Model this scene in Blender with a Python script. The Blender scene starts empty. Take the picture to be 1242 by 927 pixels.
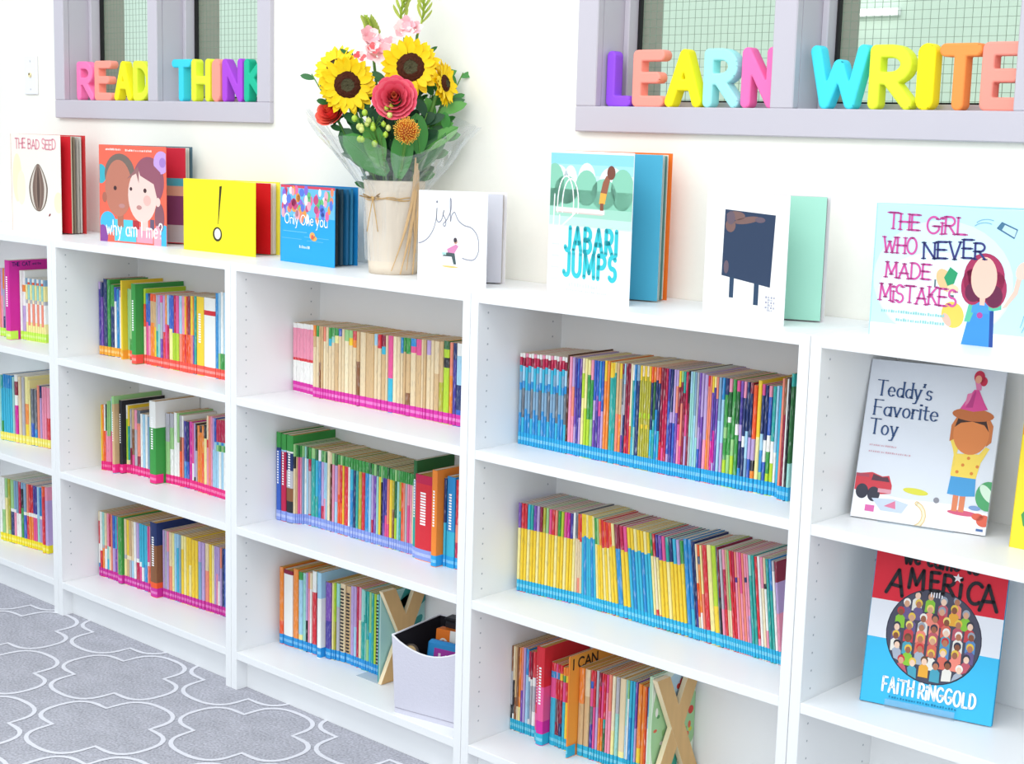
import bpy, bmesh, math, random
from mathutils import Vector, Matrix, noise as mnoise
import numpy as np

random.seed(7)
SC = bpy.context.scene
COL = SC.collection
PI = math.pi
R = math.radians

# ---------------------------------------------------------------- camera, light, exposure
FOCAL_PX = 1868.21
CAM = (3.7737, -2.2333, 1.3841)
YAW, PITCH, ROLL = -0.74343, -0.16098, 0.02752
def make_camera():
    cy, sy, cp, sp = math.cos(YAW), math.sin(YAW), math.cos(PITCH), math.sin(PITCH)
    f = Vector((sy * cp, cy * cp, sp)); r = Vector((cy, -sy, 0)); u = r.cross(f)
    c, s = math.cos(ROLL), math.sin(ROLL)
    r2, u2 = c * r + s * u, -s * r + c * u
    cd = bpy.data.cameras.new('camera'); cd.sensor_fit = 'HORIZONTAL'; cd.sensor_width = 36
    cd.lens = FOCAL_PX / 1242 * 36; cd.clip_start = 0.05; cd.clip_end = 100
    o = bpy.data.objects.new('camera', cd); COL.objects.link(o)
    m = Matrix.Identity(4)
    for i in range(3):
        m[i][0], m[i][1], m[i][2], m[i][3] = r2[i], u2[i], -f[i], CAM[i]
    o.matrix_world = m; SC.camera = o
make_camera()

def lin(h):
    h = h.lstrip('#'); v = [int(h[i:i + 2], 16) / 255 for i in (0, 2, 4)]
    return tuple(x / 12.92 if x <= .04045 else ((x + .055) / 1.055) ** 2.4 for x in v) + (1,)

W = bpy.data.worlds.new('world'); SC.world = W; W.use_nodes = True
W.node_tree.nodes['Background'].inputs[0].default_value = (0.84, 0.94, 1.0, 1)
W.node_tree.nodes['Background'].inputs[1].default_value = 0.88
def area(name, loc, target, sx, sy, power, col=(1, 1, 1)):
    l = bpy.data.lights.new(name, 'AREA'); l.shape = 'RECTANGLE'; l.size = sx; l.size_y = sy; l.energy = power; l.color = col
    o = bpy.data.objects.new(name, l); COL.objects.link(o); o.location = loc
    o.rotation_euler = (Vector(target) - Vector(loc)).to_track_quat('-Z', 'Y').to_euler()
    return o
area('window_light', (3.4, -3.8, 2.3), (1.2, 0.2, 0.6), 3.2, 2.0, 44, (1, 0.985, 0.95))  # added front fill to brighten the book spines, no window modelled there
area('ceiling_panel_light', (1.3, -1.35, 2.75), (1.3, -0.35, 0.3), 5.4, 0.9, 40, (0.97, 0.99, 1))
area('corridor_light', (-1.5, 1.4, 2.7), (-1.5, 1.9, 0.0), 12.0, 0.8, 52, (0.95, 1, 0.96))
VS = SC.view_settings
SC.display_settings.display_device = 'sRGB'
VS.view_transform = 'Standard'; VS.look = 'None'; VS.gamma = 1.0; VS.use_curve_mapping = False
VS.exposure = 0.18

# ---------------------------------------------------------------- materials
_M = {}
def mat(name, col, rough=.5, spec=.4, nscale=0, namt=0, bump=0, stretch=None):
    if name in _M: return _M[name]
    m = bpy.data.materials.new(name); m.use_nodes = True; nt = m.node_tree
    b = nt.nodes['Principled BSDF']
    c = lin(col) if isinstance(col, str) else col
    b.inputs['Base Color'].default_value = c; b.inputs['Roughness'].default_value = rough
    b.inputs['Specular IOR Level'].default_value = spec
    if nscale:
        tc = nt.nodes.new('ShaderNodeTexCoord'); src = tc.outputs['Object']
        if stretch:
            mp = nt.nodes.new('ShaderNodeMapping'); mp.inputs['Scale'].default_value = stretch
            nt.links.new(src, mp.inputs['Vector']); src = mp.outputs['Vector']
        n = nt.nodes.new('ShaderNodeTexNoise'); n.inputs['Scale'].default_value = nscale; n.inputs['Detail'].default_value = 4
        nt.links.new(src, n.inputs['Vector'])
        if namt:
            mx = nt.nodes.new('ShaderNodeMix'); mx.data_type = 'RGBA'
            mx.inputs[6].default_value = tuple(x * (1 - namt) for x in c[:3]) + (1,)
            mx.inputs[7].default_value = tuple(min(1, x * (1 + namt)) for x in c[:3]) + (1,)
            nt.links.new(n.outputs['Fac'], mx.inputs[0]); nt.links.new(mx.outputs[2], b.inputs['Base Color'])
        if bump:
            bp = nt.nodes.new('ShaderNodeBump'); bp.inputs['Strength'].default_value = bump; bp.inputs['Distance'].default_value = .002
            nt.links.new(n.outputs['Fac'], bp.inputs['Height']); nt.links.new(bp.outputs['Normal'], b.inputs['Normal'])
    _M[name] = m
    return m
def ink(h, rough=.5): return mat('print_' + h, h, rough, .3)
def spine_mat(h, inkh):
    """printed spine: flat colour with small worn lettering-like marks"""
    key = 'spine_%s_%s' % (h, inkh)
    if key in _M: return _M[key]
    m = bpy.data.materials.new(key); m.use_nodes = True; nt = m.node_tree; b = nt.nodes['Principled BSDF']
    b.inputs['Roughness'].default_value = .45; b.inputs['Specular IOR Level'].default_value = .35
    tc = nt.nodes.new('ShaderNodeTexCoord'); mp = nt.nodes.new('ShaderNodeMapping'); mp.inputs['Scale'].default_value = (640, 60, 60)
    oi = nt.nodes.new('ShaderNodeObjectInfo'); ad = nt.nodes.new('ShaderNodeVectorMath'); ad.operation = 'ADD'
    sc = nt.nodes.new('ShaderNodeMath'); sc.operation = 'MULTIPLY'; sc.inputs[1].default_value = 37
    n = nt.nodes.new('ShaderNodeTexNoise'); n.inputs['Scale'].default_value = 1; n.inputs['Detail'].default_value = 1
    nt.links.new(tc.outputs['Object'], mp.inputs['Vector']); nt.links.new(mp.outputs['Vector'], ad.inputs[0])
    nt.links.new(oi.outputs['Random'], sc.inputs[0]); nt.links.new(sc.outputs[0], ad.inputs[1]); nt.links.new(ad.outputs[0], n.inputs['Vector'])
    rp = nt.nodes.new('ShaderNodeValToRGB'); rp.color_ramp.elements[0].position = .55; rp.color_ramp.elements[1].position = .70
    rp.color_ramp.elements[0].color = (0, 0, 0, 1); rp.color_ramp.elements[1].color = (.27, .27, .27, 1)
    mx = nt.nodes.new('ShaderNodeMix'); mx.data_type = 'RGBA'; mx.inputs[6].default_value = lin(h); mx.inputs[7].default_value = lin(inkh)
    nt.links.new(n.outputs['Fac'], rp.inputs[0]); nt.links.new(rp.outputs[0], mx.inputs[0]); nt.links.new(mx.outputs[2], b.inputs['Base Color'])
    _M[key] = m
    return m
WHITE = mat('white_melamine', 'f3f4f5', .38, .4)
HOLE = mat('peg_hole_shadow', 'b9bdc3', .9, .1)
WALLM = mat('painted_wall', 'f3f1e8', .75, .2, 90, .015, .08)
FRAME = mat('lilac_grey_paint', 'c6c0c9', .45, .4, 40, .01, .05)
GASKET = mat('black_gasket', '1c1a1c', .6, .3)
PAGE_T = mat('page_edges_tan', 'cb9b52', .8, .1, 1, .16, 0, (900, 15, 900))
PAGE_W = mat('page_edges_grey', 'c9c2b2', .8, .1, 1, .14, 0, (900, 15, 900))
PAGEC = mat('page_edges_white', 'efe9dc', .8, .1, 1, .08, 0, (15, 900, 15))
FLOORM = mat('grey_floor', 'b9b7b6', .5, .3, 12, .05)

# ---------------------------------------------------------------- mesh helpers
class MB:
    def __init__(s): s.v = []; s.f = []; s.mi = []; s.mats = []; s.sm = []
    def m(s, mt):
        if mt not in s.mats: s.mats.append(mt)
        return s.mats.index(mt)
    def add(s, vs, fs, mt, smooth=False):
        k = len(s.v); s.v += [tuple(x) for x in vs]; i = s.m(mt)
        for f in fs: s.f.append(tuple(a + k for a in f)); s.mi.append(i); s.sm.append(smooth)
    def box(s, a, b, mt):
        (x0, y0, z0), (x1, y1, z1) = a, b
        v = [(x0, y0, z0), (x1, y0, z0), (x1, y1, z0), (x0, y1, z0), (x0, y0, z1), (x1, y0, z1), (x1, y1, z1), (x0, y1, z1)]
        s.add(v, [(0, 3, 2, 1), (4, 5, 6, 7), (0, 1, 5, 4), (1, 2, 6, 5), (2, 3, 7, 6), (3, 0, 4, 7)], mt)
    def hexa(s, q, mt):  # 8 points: bottom 4 ccw, top 4
        s.add(q, [(0, 3, 2, 1), (4, 5, 6, 7), (0, 1, 5, 4), (1, 2, 6, 5), (2, 3, 7, 6), (3, 0, 4, 7)], mt)
    def bbox(s, a, b, mt, c=.0015):  # box with chamfered edges along every side
        x0, y0, z0 = a; x1, y1, z1 = b
        bm = bmesh.new(); bmesh.ops.create_cube(bm, size=1)
        for v in bm.verts: v.co = Vector(((x0 + x1) / 2 + v.co.x * (x1 - x0), (y0 + y1) / 2 + v.co.y * (y1 - y0), (z0 + z1) / 2 + v.co.z * (z1 - z0)))
        bmesh.ops.bevel(bm, geom=bm.edges[:], offset=c, segments=1, affect='EDGES', profile=.5)
        s.add([v.co for v in bm.verts], [[v.index for v in f.verts] for f in bm.faces], mt); bm.free()
    def prism(s, poly, axis, a, b, mt):
        """poly in the other two axes (x,y order kept), extruded along axis from a to b"""
        n = len(poly); ins = lambda p, t: {0: (t, p[0], p[1]), 1: (p[0], t, p[1]), 2: (p[0], p[1], t)}[axis]
        v = [ins(p, a) for p in poly] + [ins(p, b) for p in poly]
        s.add(v, [tuple(range(n))[::-1], tuple(range(n, 2 * n))] + [(i, (i + 1) % n, n + (i + 1) % n, n + i) for i in range(n)], mt)
    def tube(s, pts, rad, mt, n=8, caps=True):
        pts = [Vector(p) for p in pts]; rs = rad if isinstance(rad, (list, tuple)) else [rad] * len(pts)
        k = len(s.v); i = s.m(mt); up = None
        for j, p in enumerate(pts):
            d = (pts[min(j + 1, len(pts) - 1)] - pts[max(j - 1, 0)]).normalized()
            if up is None: up = d.orthogonal().normalized()
            up = (up - d * up.dot(d)).normalized(); w = d.cross(up)
            for a in range(n):
                t = 2 * PI * a / n; s.v.append(tuple(p + (up * math.cos(t) + w * math.sin(t)) * rs[j]))
        for j in range(len(pts) - 1):
            for a in range(n):
                s.f.append((k + j * n + a, k + j * n + (a + 1) % n, k + (j + 1) * n + (a + 1) % n, k + (j + 1) * n + a)); s.mi.append(i); s.sm.append(True)
        if caps:
            s.f.append(tuple(k + a for a in range(n))[::-1]); s.f.append(tuple(k + (len(pts) - 1) * n + a for a in range(n))); s.mi += [i, i]; s.sm += [False, False]
    def lathe(s, prof, c, mt, n=32, wob=None):
        k = len(s.v); i = s.m(mt)
        for j, (r, z) in enumerate(prof):
            for a in range(n):
                t = 2 * PI * a / n; q = wob(t, j) if wob else 1
                s.v.append((c[0] + r * q * math.cos(t), c[1] + r * q * math.sin(t), c[2] + z))
        for j in range(len(prof) - 1):
            for a in range(n):
                s.f.append((k + j * n + a, k + j * n + (a + 1) % n, k + (j + 1) * n + (a + 1) % n, k + (j + 1) * n + a)); s.mi.append(i); s.sm.append(True)
    def ball(s, c, r, mt, n=10, sq=(1, 1, 1)):
        prof = [(math.sin(PI * j / n), -math.cos(PI * j / n)) for j in range(n + 1)]
        k = len(s.v); i = s.m(mt)
        for (a, z) in prof:
            for q in range(n):
                t = 2 * PI * q / n; s.v.append((c[0] + r * sq[0] * a * math.cos(t), c[1] + r * sq[1] * a * math.sin(t), c[2] + r * sq[2] * z))
        for j in range(n):
            for q in range(n):
                s.f.append((k + j * n + q, k + j * n + (q + 1) % n, k + (j + 1) * n + (q + 1) % n, k + (j + 1) * n + q)); s.mi.append(i); s.sm.append(True)
    def build(s, name, parent=None, kind=None):
        me = bpy.data.meshes.new(name); me.from_pydata(s.v, [], s.f)
        for m_ in s.mats: me.materials.append(m_)
        me.polygons.foreach_set('material_index', s.mi); me.polygons.foreach_set('use_smooth', s.sm); me.update()
        o = bpy.data.objects.new(name, me); COL.objects.link(o)
        if parent: o.parent = parent
        if kind: o['kind'] = kind
        return o
def thing(name, label, cat, loc=(0, 0, 0), rot=(0, 0, 0), group=None):
    o = bpy.data.objects.new(name, None); COL.objects.link(o); o.empty_display_size = .02
    o.location = loc; o.rotation_euler = rot; o['label'] = label; o['category'] = cat
    if group: o['group'] = group
    return o
def tag(o, label, cat, group=None):
    o['label'] = label; o['category'] = cat
    if group: o['group'] = group
    return o

# ---------------------------------------------------------------- hand lettering
def arc(cx, cy, rx, ry, a0, a1, n=12): return [(cx + rx * math.cos(R(a0 + (a1 - a0) * i / n)), cy + ry * math.sin(R(a0 + (a1 - a0) * i / n))) for i in range(n + 1)]
GL = {
 'A': (.72, [[(0, 0), (.36, 1)], [(.36, 1), (.72, 0)], [(.14, .36), (.58, .36)]]),
 'B': (.56, [[(0, 0), (0, 1)], [(0, 1)] + arc(.25, .76, .27, .24, 90, -90) + [(0, .52)], [(0, .52)] + arc(.27, .26, .29, .26, 90, -90) + [(0, 0)]]),
 'C': (.64, [arc(.38, .5, .38, .5, 48, 312, 18)]),
 'D': (.64, [[(0, 0), (0, 1)], [(0, 1)] + arc(.2, .5, .44, .5, 90, -90, 14) + [(0, 0)]]),
 'E': (.5, [[(0, 0), (0, 1)], [(0, 1), (.5, 1)], [(0, .52), (.42, .52)], [(0, 0), (.5, 0)]]),
 'F': (.48, [[(0, 0), (0, 1)], [(0, 1), (.48, 1)], [(0, .52), (.4, .52)]]),
 'G': (.7, [arc(.38, .5, .38, .5, 48, 330, 18) + [(.71, .44)], [(.42, .44), (.74, .44)]]),
 'H': (.62, [[(0, 0), (0, 1)], [(.62, 0), (.62, 1)], [(0, .5), (.62, .5)]]),
 'I': (.04, [[(.02, 0), (.02, 1)]]),
 'i': (.04, [[(.02, 0), (.02, .66)], [(.02, .9), (.02, .96)]]),
 'J': (.42, [[(.42, 1), (.42, .24)] + arc(.2, .22, .22, .22, 0, -160, 8)]),
 'K': (.56, [[(0, 0), (0, 1)], [(.54, 1), (0, .42)], [(.14, .56), (.58, 0)]]),
 'L': (.48, [[(0, 1), (0, 0)], [(0, 0), (.48, 0)]]),
 'M': (.8, [[(0, 0), (.06, 1)], [(.06, 1), (.4, .2)], [(.4, .2), (.74, 1)], [(.74, 1), (.8, 0)]]),
 'N': (.66, [[(0, 0), (0, 1)], [(0, 1), (.66, 0)], [(.66, 0), (.66, 1)]]),
 'O': (.76, [arc(.38, .5, .38, .5, 90, 450, 22)]),
 'P': (.54, [[(0, 0), (0, 1)], [(0, 1)] + arc(.26, .74, .28, .26, 90, -90) + [(0, .48)]]),
 'R': (.56, [[(0, 0), (0, 1)], [(0, 1)] + arc(.26, .74, .28, .26, 90, -90) + [(0, .48)], [(.22, .48), (.58, 0)]]),
 'S': (.52, [arc(.26, .745, .25, .255, 35, 270, 12) + arc(.26, .25, .26, .25, 90, -145, 12)]),
 'T': (.62, [[(.31, 0), (.31, 1)], [(0, 1), (.62, 1)]]),
 'U': (.6, [[(0, 1), (0, .3)] + arc(.3, .3, .3, .3, 180, 360, 10) + [(.6, 1)]]),
 'V': (.66, [[(0, 1), (.33, 0)], [(.33, 0), (.66, 1)]]),
 'W': (.94, [[(0, 1), (.22, 0)], [(.22, 0), (.47, .72)], [(.47, .72), (.72, 0)], [(.72, 0), (.94, 1)]]),
 'Y': (.6, [[(0, 1), (.3, .5)], [(.6, 1), (.3, .5)], [(.3, .5), (.3, 0)]]),
 '!': (.06, [[(.03, 1), (.03, .32)], [(.03, .06), (.03, 0)]]),
 "'": (.06, [[(.04, 1), (.0, .8)]]),
 '?': (.4, [arc(.2, .78, .2, .2, 170, -60, 10) + [(.2, .46), (.2, .28)], [(.2, .05), (.2, 0)]]),
 'a': (.46, [arc(.23, .29, .23, .29, 60, 330, 14), [(.46, .6), (.46, 0)]]),
 'c': (.4, [arc(.23, .3, .23, .3, 50, 310, 12)]),
 'd': (.46, [arc(.23, .29, .23, .29, 60, 320, 14), [(.46, 1), (.46, 0)]]),
 'e': (.46, [[(.02, .32), (.45, .32)] + arc(.23, .3, .23, .3, 5, 315, 16)]),
 'h': (.44, [[(0, 1), (0, 0)], [(0, .36)] + arc(.22, .38, .22, .22, 170, 0, 8) + [(.44, 0)]]),
 'l': (.04, [[(.02, 1), (.02, 0)]]),
 'm': (.72, [[(0, .6), (0, 0)], [(0, .38)] + arc(.18, .42, .18, .18, 170, 0, 8) + [(.36, 0)], [(.36, .38)] + arc(.54, .42, .18, .18, 170, 0, 8) + [(.72, 0)]]),
 'n': (.44, [[(0, .6), (0, 0)], [(0, .36)] + arc(.22, .38, .22, .22, 170, 0, 8) + [(.44, 0)]]),
 'o': (.46, [arc(.23, .3, .23, .3, 90, 450, 16)]),
 'r': (.3, [[(0, .6), (0, 0)], [(0, .36)] + arc(.2, .38, .2, .22, 170, 50, 6)]),
 's': (.36, [arc(.18, .45, .17, .15, 35, 270, 8) + arc(.18, .15, .18, .15, 90, -145, 8)]),
 't': (.3, [[(.13, .86), (.13, .12)] + arc(.24, .12, .11, .12, 180, 300, 5), [(0, .6), (.3, .6)]]),
 'u': (.44, [[(0, .6), (0, .22)] + arc(.22, .22, .22, .22, 180, 350, 8) + [(.44, .6)], [(.44, .6), (.44, 0)]]),
 'v': (.44, [[(0, .6), (.22, 0)], [(.22, 0), (.44, .6)]]),
 'w': (.68, [[(0, .6), (.17, 0)], [(.17, 0), (.34, .5)], [(.34, .5), (.51, 0)], [(.51, 0), (.68, .6)]]),
 'y': (.44, [[(0, .6), (.23, .02)], [(.45, .6), (.14, -.3), (.02, -.32)]]),
}
def letters(s, h, track=.16, wscale=1, jitter=0):
    """strokes of a line of lettering, cap height h, starting at (0,0); returns strokes and width"""
    out = []; x = 0; rr = random.Random(s)
    for ch in s:
        if ch == ' ': x += .42 * h * wscale; continue
        w, st = GL[ch]; dy = rr.uniform(-jitter, jitter) * h; k = 1 + rr.uniform(-jitter, jitter)
        for q in st: out.append([(x + a * h * wscale, dy + b * h * k) for a, b in q])
        x += (w * wscale + track) * h
    return out, x - track * h
def pen(strokes, wd, contrast=0, caps=True):
    """strokes -> flat polygons; contrast>0 makes horizontals thin and verticals thick"""
    polys = []
    for st in strokes:
        n = len(st); L = []; Rr = []
        for i, (x, y) in enumerate(st):
            ax, ay = st[max(i - 1, 0)]; bx, by = st[min(i + 1, n - 1)]
            dx, dy = bx - ax, by - ay; d = math.hypot(dx, dy) or 1; dx /= d; dy /= d
            w = wd * (1 - contrast + contrast * abs(dy)) / 2
            L.append((x - dy * w, y + dx * w)); Rr.append((x + dy * w, y - dx * w))
        for i in range(n - 1): polys.append([Rr[i], Rr[i + 1], L[i + 1], L[i]])
        if caps and contrast == 0:
            for (x, y) in (st[0], st[-1]): polys.append([(x + wd / 2 * math.cos(t * PI / 5), y + wd / 2 * math.sin(t * PI / 5)) for t in range(10)])
    return polys
def xf(items, ox, oy, rot=0, shear=0):
    c, s = math.cos(R(rot)), math.sin(R(rot))
    return [[(ox + (x + shear * y) * c - y * s, oy + (x + shear * y) * s + y * c) for x, y in q] for q in items]
def serif(strokes, L):
    out = []
    for st in strokes:
        for (x, y) in (st[0], st[-1]): out.append([(x - L / 2, y), (x + L / 2, y)])
    return out
def ell(cx, cy, rx, ry=None, n=20, a0=0, a1=360, rot=0):
    ry = rx if ry is None else ry; full = a1 - a0 >= 360; q = [(rx * math.cos(R(a0 + (a1 - a0) * i / n)), ry * math.sin(R(a0 + (a1 - a0) * i / n))) for i in range(n + (0 if full else 1))]
    c, s = math.cos(R(rot)), math.sin(R(rot))
    return [(cx + x * c - y * s, cy + x * s + y * c) for x, y in q]
def rect(x0, y0, x1, y1): return [(x0, y0), (x1, y0), (x1, y1), (x0, y1)]
def clip(poly, w, h):
    for axis, lim, sgn in ((0, 0, 1), (0, w, -1), (1, 0, 1), (1, h, -1)):
        out = []
        for i in range(len(poly)):
            a, b = poly[i - 1], poly[i]; da, db = sgn * (a[axis] - lim), sgn * (b[axis] - lim)
            if (da >= 0) != (db >= 0):
                t = da / (da - db); out.append((a[0] + (b[0] - a[0]) * t, a[1] + (b[1] - a[1]) * t))
            if db >= 0: out.append(b)
        poly = out
        if len(poly) < 3: return []
    return poly
class Art:
    """flat printing on a cover; layers stack by hundredths of a millimetre"""
    def __init__(s, w, h, frame='front', off=0.0, under=None): s.w, s.h, s.frame, s.off, s.k, s.mb = w, h, frame, off, (under.k if under else 0), MB()
    def put(s, polys, hexc, newlayer=True):
        if newlayer: s.k += 1
        if polys and not isinstance(polys[0][0], (tuple, list)): polys = [polys]
        e = .00003 * s.k + .00006; mt = ink(hexc)
        for p in polys:
            p = clip(list(p), s.w, s.h)
            if len(p) < 3: continue
            if s.frame == 'front': v = [(x, s.off - e, y) for x, y in p]
            else: v = [(s.off + e, x, y) for x, y in p]
            s.mb.add(v, [tuple(range(len(v)))], mt)
    def done(s, name, parent):                   # printing belongs to the cover it lies on
        fc = next((c for c in parent.children if c.name.startswith('front_cover')), parent)
        return s.mb.build(name, fc)

# ---------------------------------------------------------------- the room
WY = 0.277                                                    # face of the wall behind the bookcases
def struct(mb, name, parent=None): return mb.build(name, parent, 'structure')
WIN = [(-0.405, 0.615, (-0.353, 0.077), (0.122, 0.563)), (1.637, 2.655, (1.691, 2.119), (2.170, 2.603))]
ZB, ZS, ZT = 1.389, 1.4415, 2.20
WT = 0.455                                                    # far face of the wall
mb = MB()
xs = [-3.0] + [v for w in WIN for v in (w[0] + .02, w[1] - .02)] + [6.0]
mb.box((-3, WY, -.008), (6, WT, ZB + .02), WALLM)
mb.box((-3, WY, ZT + .03), (6, WT, 2.9), WALLM)
for a, b in ((xs[0], xs[1]), (xs[2], xs[3]), (xs[4], xs[5])): mb.box((a, WY, ZB + .02), (b, WT, ZT + .03), WALLM)
struct(mb, 'wall_back')
mb = MB(); mb.box((-9, -5, -.05), (6, 2.7, -.0085), FLOORM); struct(mb, 'floor')
mb = MB(); mb.box((-9, 2.6, -.0085), (6, 2.7, 3.2), mat('corridor_green_wall', 'dcebdf', .7, .2, 3, .03)); struct(mb, 'wall_corridor')
GLASS = bpy.data.materials.new('window_glass'); GLASS.use_nodes = True
nt = GLASS.node_tree; nt.nodes.remove(nt.nodes['Principled BSDF'])
tr = nt.nodes.new('ShaderNodeBsdfTransparent'); tr.inputs[0].default_value = (.93, .97, .94, 1)
gl = nt.nodes.new('ShaderNodeBsdfGlossy'); gl.inputs['Roughness'].default_value = .02
fr = nt.nodes.new('ShaderNodeFresnel'); fr.inputs[0].default_value = 1.45
mxs = nt.nodes.new('ShaderNodeMixShader'); nt.links.new(fr.outputs[0], mxs.inputs[0]); nt.links.new(tr.outputs[0], mxs.inputs[1]); nt.links.new(gl.outputs[0], mxs.inputs[2])
nt.links.new(mxs.outputs[0], nt.nodes['Material Output'].inputs['Surface'])
WIRE = mat('wire_grey_green', '93a596', .5, .4)
JAMBFAR = mat('taupe_paint', 'b3ada2', .6, .3)  # shade of the dim corridor side put into the far lining's colour
for i, (x0, x1, o1, o2) in enumerate(WIN):
    root = bpy.data.objects.new('window_%d' % (i + 1), None); COL.objects.link(root); root['kind'] = 'structure'
    yf = WY - .014
    mb = MB()                                                # face trim and deep lining around both openings
    mb.bbox((x0, yf, ZB), (x1, WY + .006, ZS), FRAME, .002)
    mb.bbox((x0, yf, ZT), (x1, WY + .006, ZT + .05), FRAME, .002)
    for a, b in ((x0, o1[0]), (o1[1], o2[0]), (o2[1], x1)): mb.bbox((a, yf, ZS), (b, WY + .006, ZT), FRAME, .002)
    mb.box((x0 + .025, WY + .006, ZB + .025), (x1 - .025, .395, ZS), FRAME)                 # sill board
    mb.box((x0 + .025, WY + .006, ZT), (x1 - .025, .395, ZT + .03), FRAME)
    for a, b in ((x0 + .025, o1[0]), (o1[1], o2[0]), (o2[1], x1 - .025)): mb.box((a, WY + .006, ZS), (b, .395, ZT), FRAME)
    mb.build('window_frame', root)
    for (a, b) in (o1, o2):
        s = MB()                                             # stop bead in front of the pane
        for q in ((a, .348, ZS, a + .014, .383, ZT), (b - .014, .348, ZS, b, .383, ZT)): s.bbox(q[:3], q[3:], FRAME, .002)
        s.bbox((a + .014, .348, ZS), (b - .014, .383, ZS + .012), FRAME, .002)
        s.mats  # one bead per pane
        s.build('stop_bead', root)
        g = MB()
        for q in ((a + .014, .378, ZS, a + .020, .388, ZT), (b - .020, .378, ZS, b - .014, .388, ZT), (a + .02, .378, ZS + .012, b - .02, .388, ZS + .016)): g.box(q[:3], q[3:], GASKET)
        g.build('gasket', root)
        p = MB(); p.add([(a + .014, .388, ZS), (b - .014, .388, ZS), (b - .014, .388, ZT), (a + .014, .388, ZT)], [(0, 1, 2, 3)], GLASS); p.build('glass_pane', root)
        w = MB(); z = ZS + .018
        while z < ZT: w.box((a + .014, .3895, z), (b - .014, .3903, z + .0008), WIRE); z += .0165
        x = a + .02
        while x < b - .014: w.box((x, .3903, ZS), (x + .0008, .3911, ZT), WIRE); x += .0165
        w.build('wire_mesh', root)
        f = MB()                                             # far lining and far trim, on the corridor side
        f.box((a - .02, .395, ZS - .03), (a + .012, WT + .01, ZT), JAMBFAR); f.box((b - .012, .395, ZS - .03), (b + .02, WT + .01, ZT), JAMBFAR)
        f.box((a + .012, .395, ZS - .03), (b - .012, WT + .01, ZS + .004), JAMBFAR)
        f.build('far_lining', root)
EMIT = bpy.data.materials.new('lamp_tube'); EMIT.use_nodes = True
b_ = EMIT.node_tree.nodes['Principled BSDF']; b_.inputs['Emission Color'].default_value = (1, 1, .97, 1); b_.inputs['Emission Strength'].default_value = 3
t = thing('corridor_lamp', 'slim white tube lamp glowing on the corridor wall behind the wire glass', 'lamp', (.980, 2.57, 1.8236))  # glowing bar added in place of a ceiling light's reflection in the glass
m_ = MB(); m_.bbox((-.102, .012, -.014), (.102, .03, .014), WHITE, .003); m_.build('housing', t)
m_ = MB(); m_.tube([(-.094, 0, 0), (.094, 0, 0)], .010, EMIT, 10); m_.build('tube', t)

# ---------------------------------------------------------------- rug with quatrefoil lattice
RUGM = mat('grey_rug_pile', 'b4b3bc', .95, .05, 11, .20, 0, (1, 1.6, 1))
_nt = RUGM.node_tree; _b = _nt.nodes['Principled BSDF']; _src = _b.inputs['Base Color'].links[0].from_socket
_n2 = _nt.nodes.new('ShaderNodeTexNoise'); _n2.inputs['Scale'].default_value = 170; _n2.inputs['Detail'].default_value = 3
_nt.links.new(_nt.nodes['Texture Coordinate'].outputs['Object'], _n2.inputs['Vector'])
_rp = _nt.nodes.new('ShaderNodeMapRange'); _rp.inputs['From Min'].default_value = .3; _rp.inputs['From Max'].default_value = .7; _rp.inputs['To Min'].default_value = .72; _rp.inputs['To Max'].default_value = 1.2
_mx = _nt.nodes.new('ShaderNodeMix'); _mx.data_type = 'RGBA'; _mx.blend_type = 'MULTIPLY'; _mx.inputs[0].default_value = 1
_nt.links.new(_n2.outputs['Fac'], _rp.inputs[0]); _nt.links.new(_src, _mx.inputs[6]); _nt.links.new(_rp.outputs[0], _mx.inputs[7]); _nt.links.new(_mx.outputs[2], _b.inputs['Base Color'])
_bp = _nt.nodes.new('ShaderNodeBump'); _bp.inputs['Strength'].default_value = .5; _bp.inputs['Distance'].default_value = .003; _nt.links.new(_n2.outputs['Fac'], _bp.inputs['Height']); _nt.links.new(_bp.outputs[0], _b.inputs['Normal'])
IVORY = mat('ivory_rug_pile', 'e2e1e8', .95, .05, 200, .05, .5)
mb = MB(); mb.bbox((-1.25, -1.75, -.0085), (3.25, .1, 0), RUGM, .003)
def quatre(cx, cy):
    pts = []
    for k in range(4):
        ang = k * 90
        ux, uy = math.cos(R(ang)), math.sin(R(ang))
        ax, lat = (.185, .088) if k % 2 == 0 else (.168, .098)
        # lobe from one notch round to the next
        nx, ny = (.090, .072)
        a = (nx, -ny) if k == 0 else (nx, ny) if k == 1 else (-nx, ny) if k == 2 else (-nx, -ny)
        b = (nx, ny) if k == 0 else (-nx, ny) if k == 1 else (-nx, -ny) if k == 2 else (nx, -ny)
        m_ = ((a[0] + b[0]) / 2, (a[1] + b[1]) / 2); out = ax - (abs(m_[0]) + abs(m_[1])); half = math.hypot(b[0] - a[0], b[1] - a[1]) / 2
        tx, ty = (b[0] - a[0]) / (2 * half), (b[1] - a[1]) / (2 * half)
        wid = half * 1.02
        for j in range(14):
            th = -PI * .5 + PI * j / 14
            s_ = math.sin(th); c_ = math.cos(th)
            q = abs(s_); bul = wid if q < .9 else wid + (half - wid) * (q - .9) / .1
            pts.append((cx + m_[0] + tx * math.copysign(q ** .8, s_) * bul + ux * out * c_ ** .62, cy + m_[1] + ty * math.copysign(q ** .8, s_) * bul + uy * out * c_ ** .62))
    return pts
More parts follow.
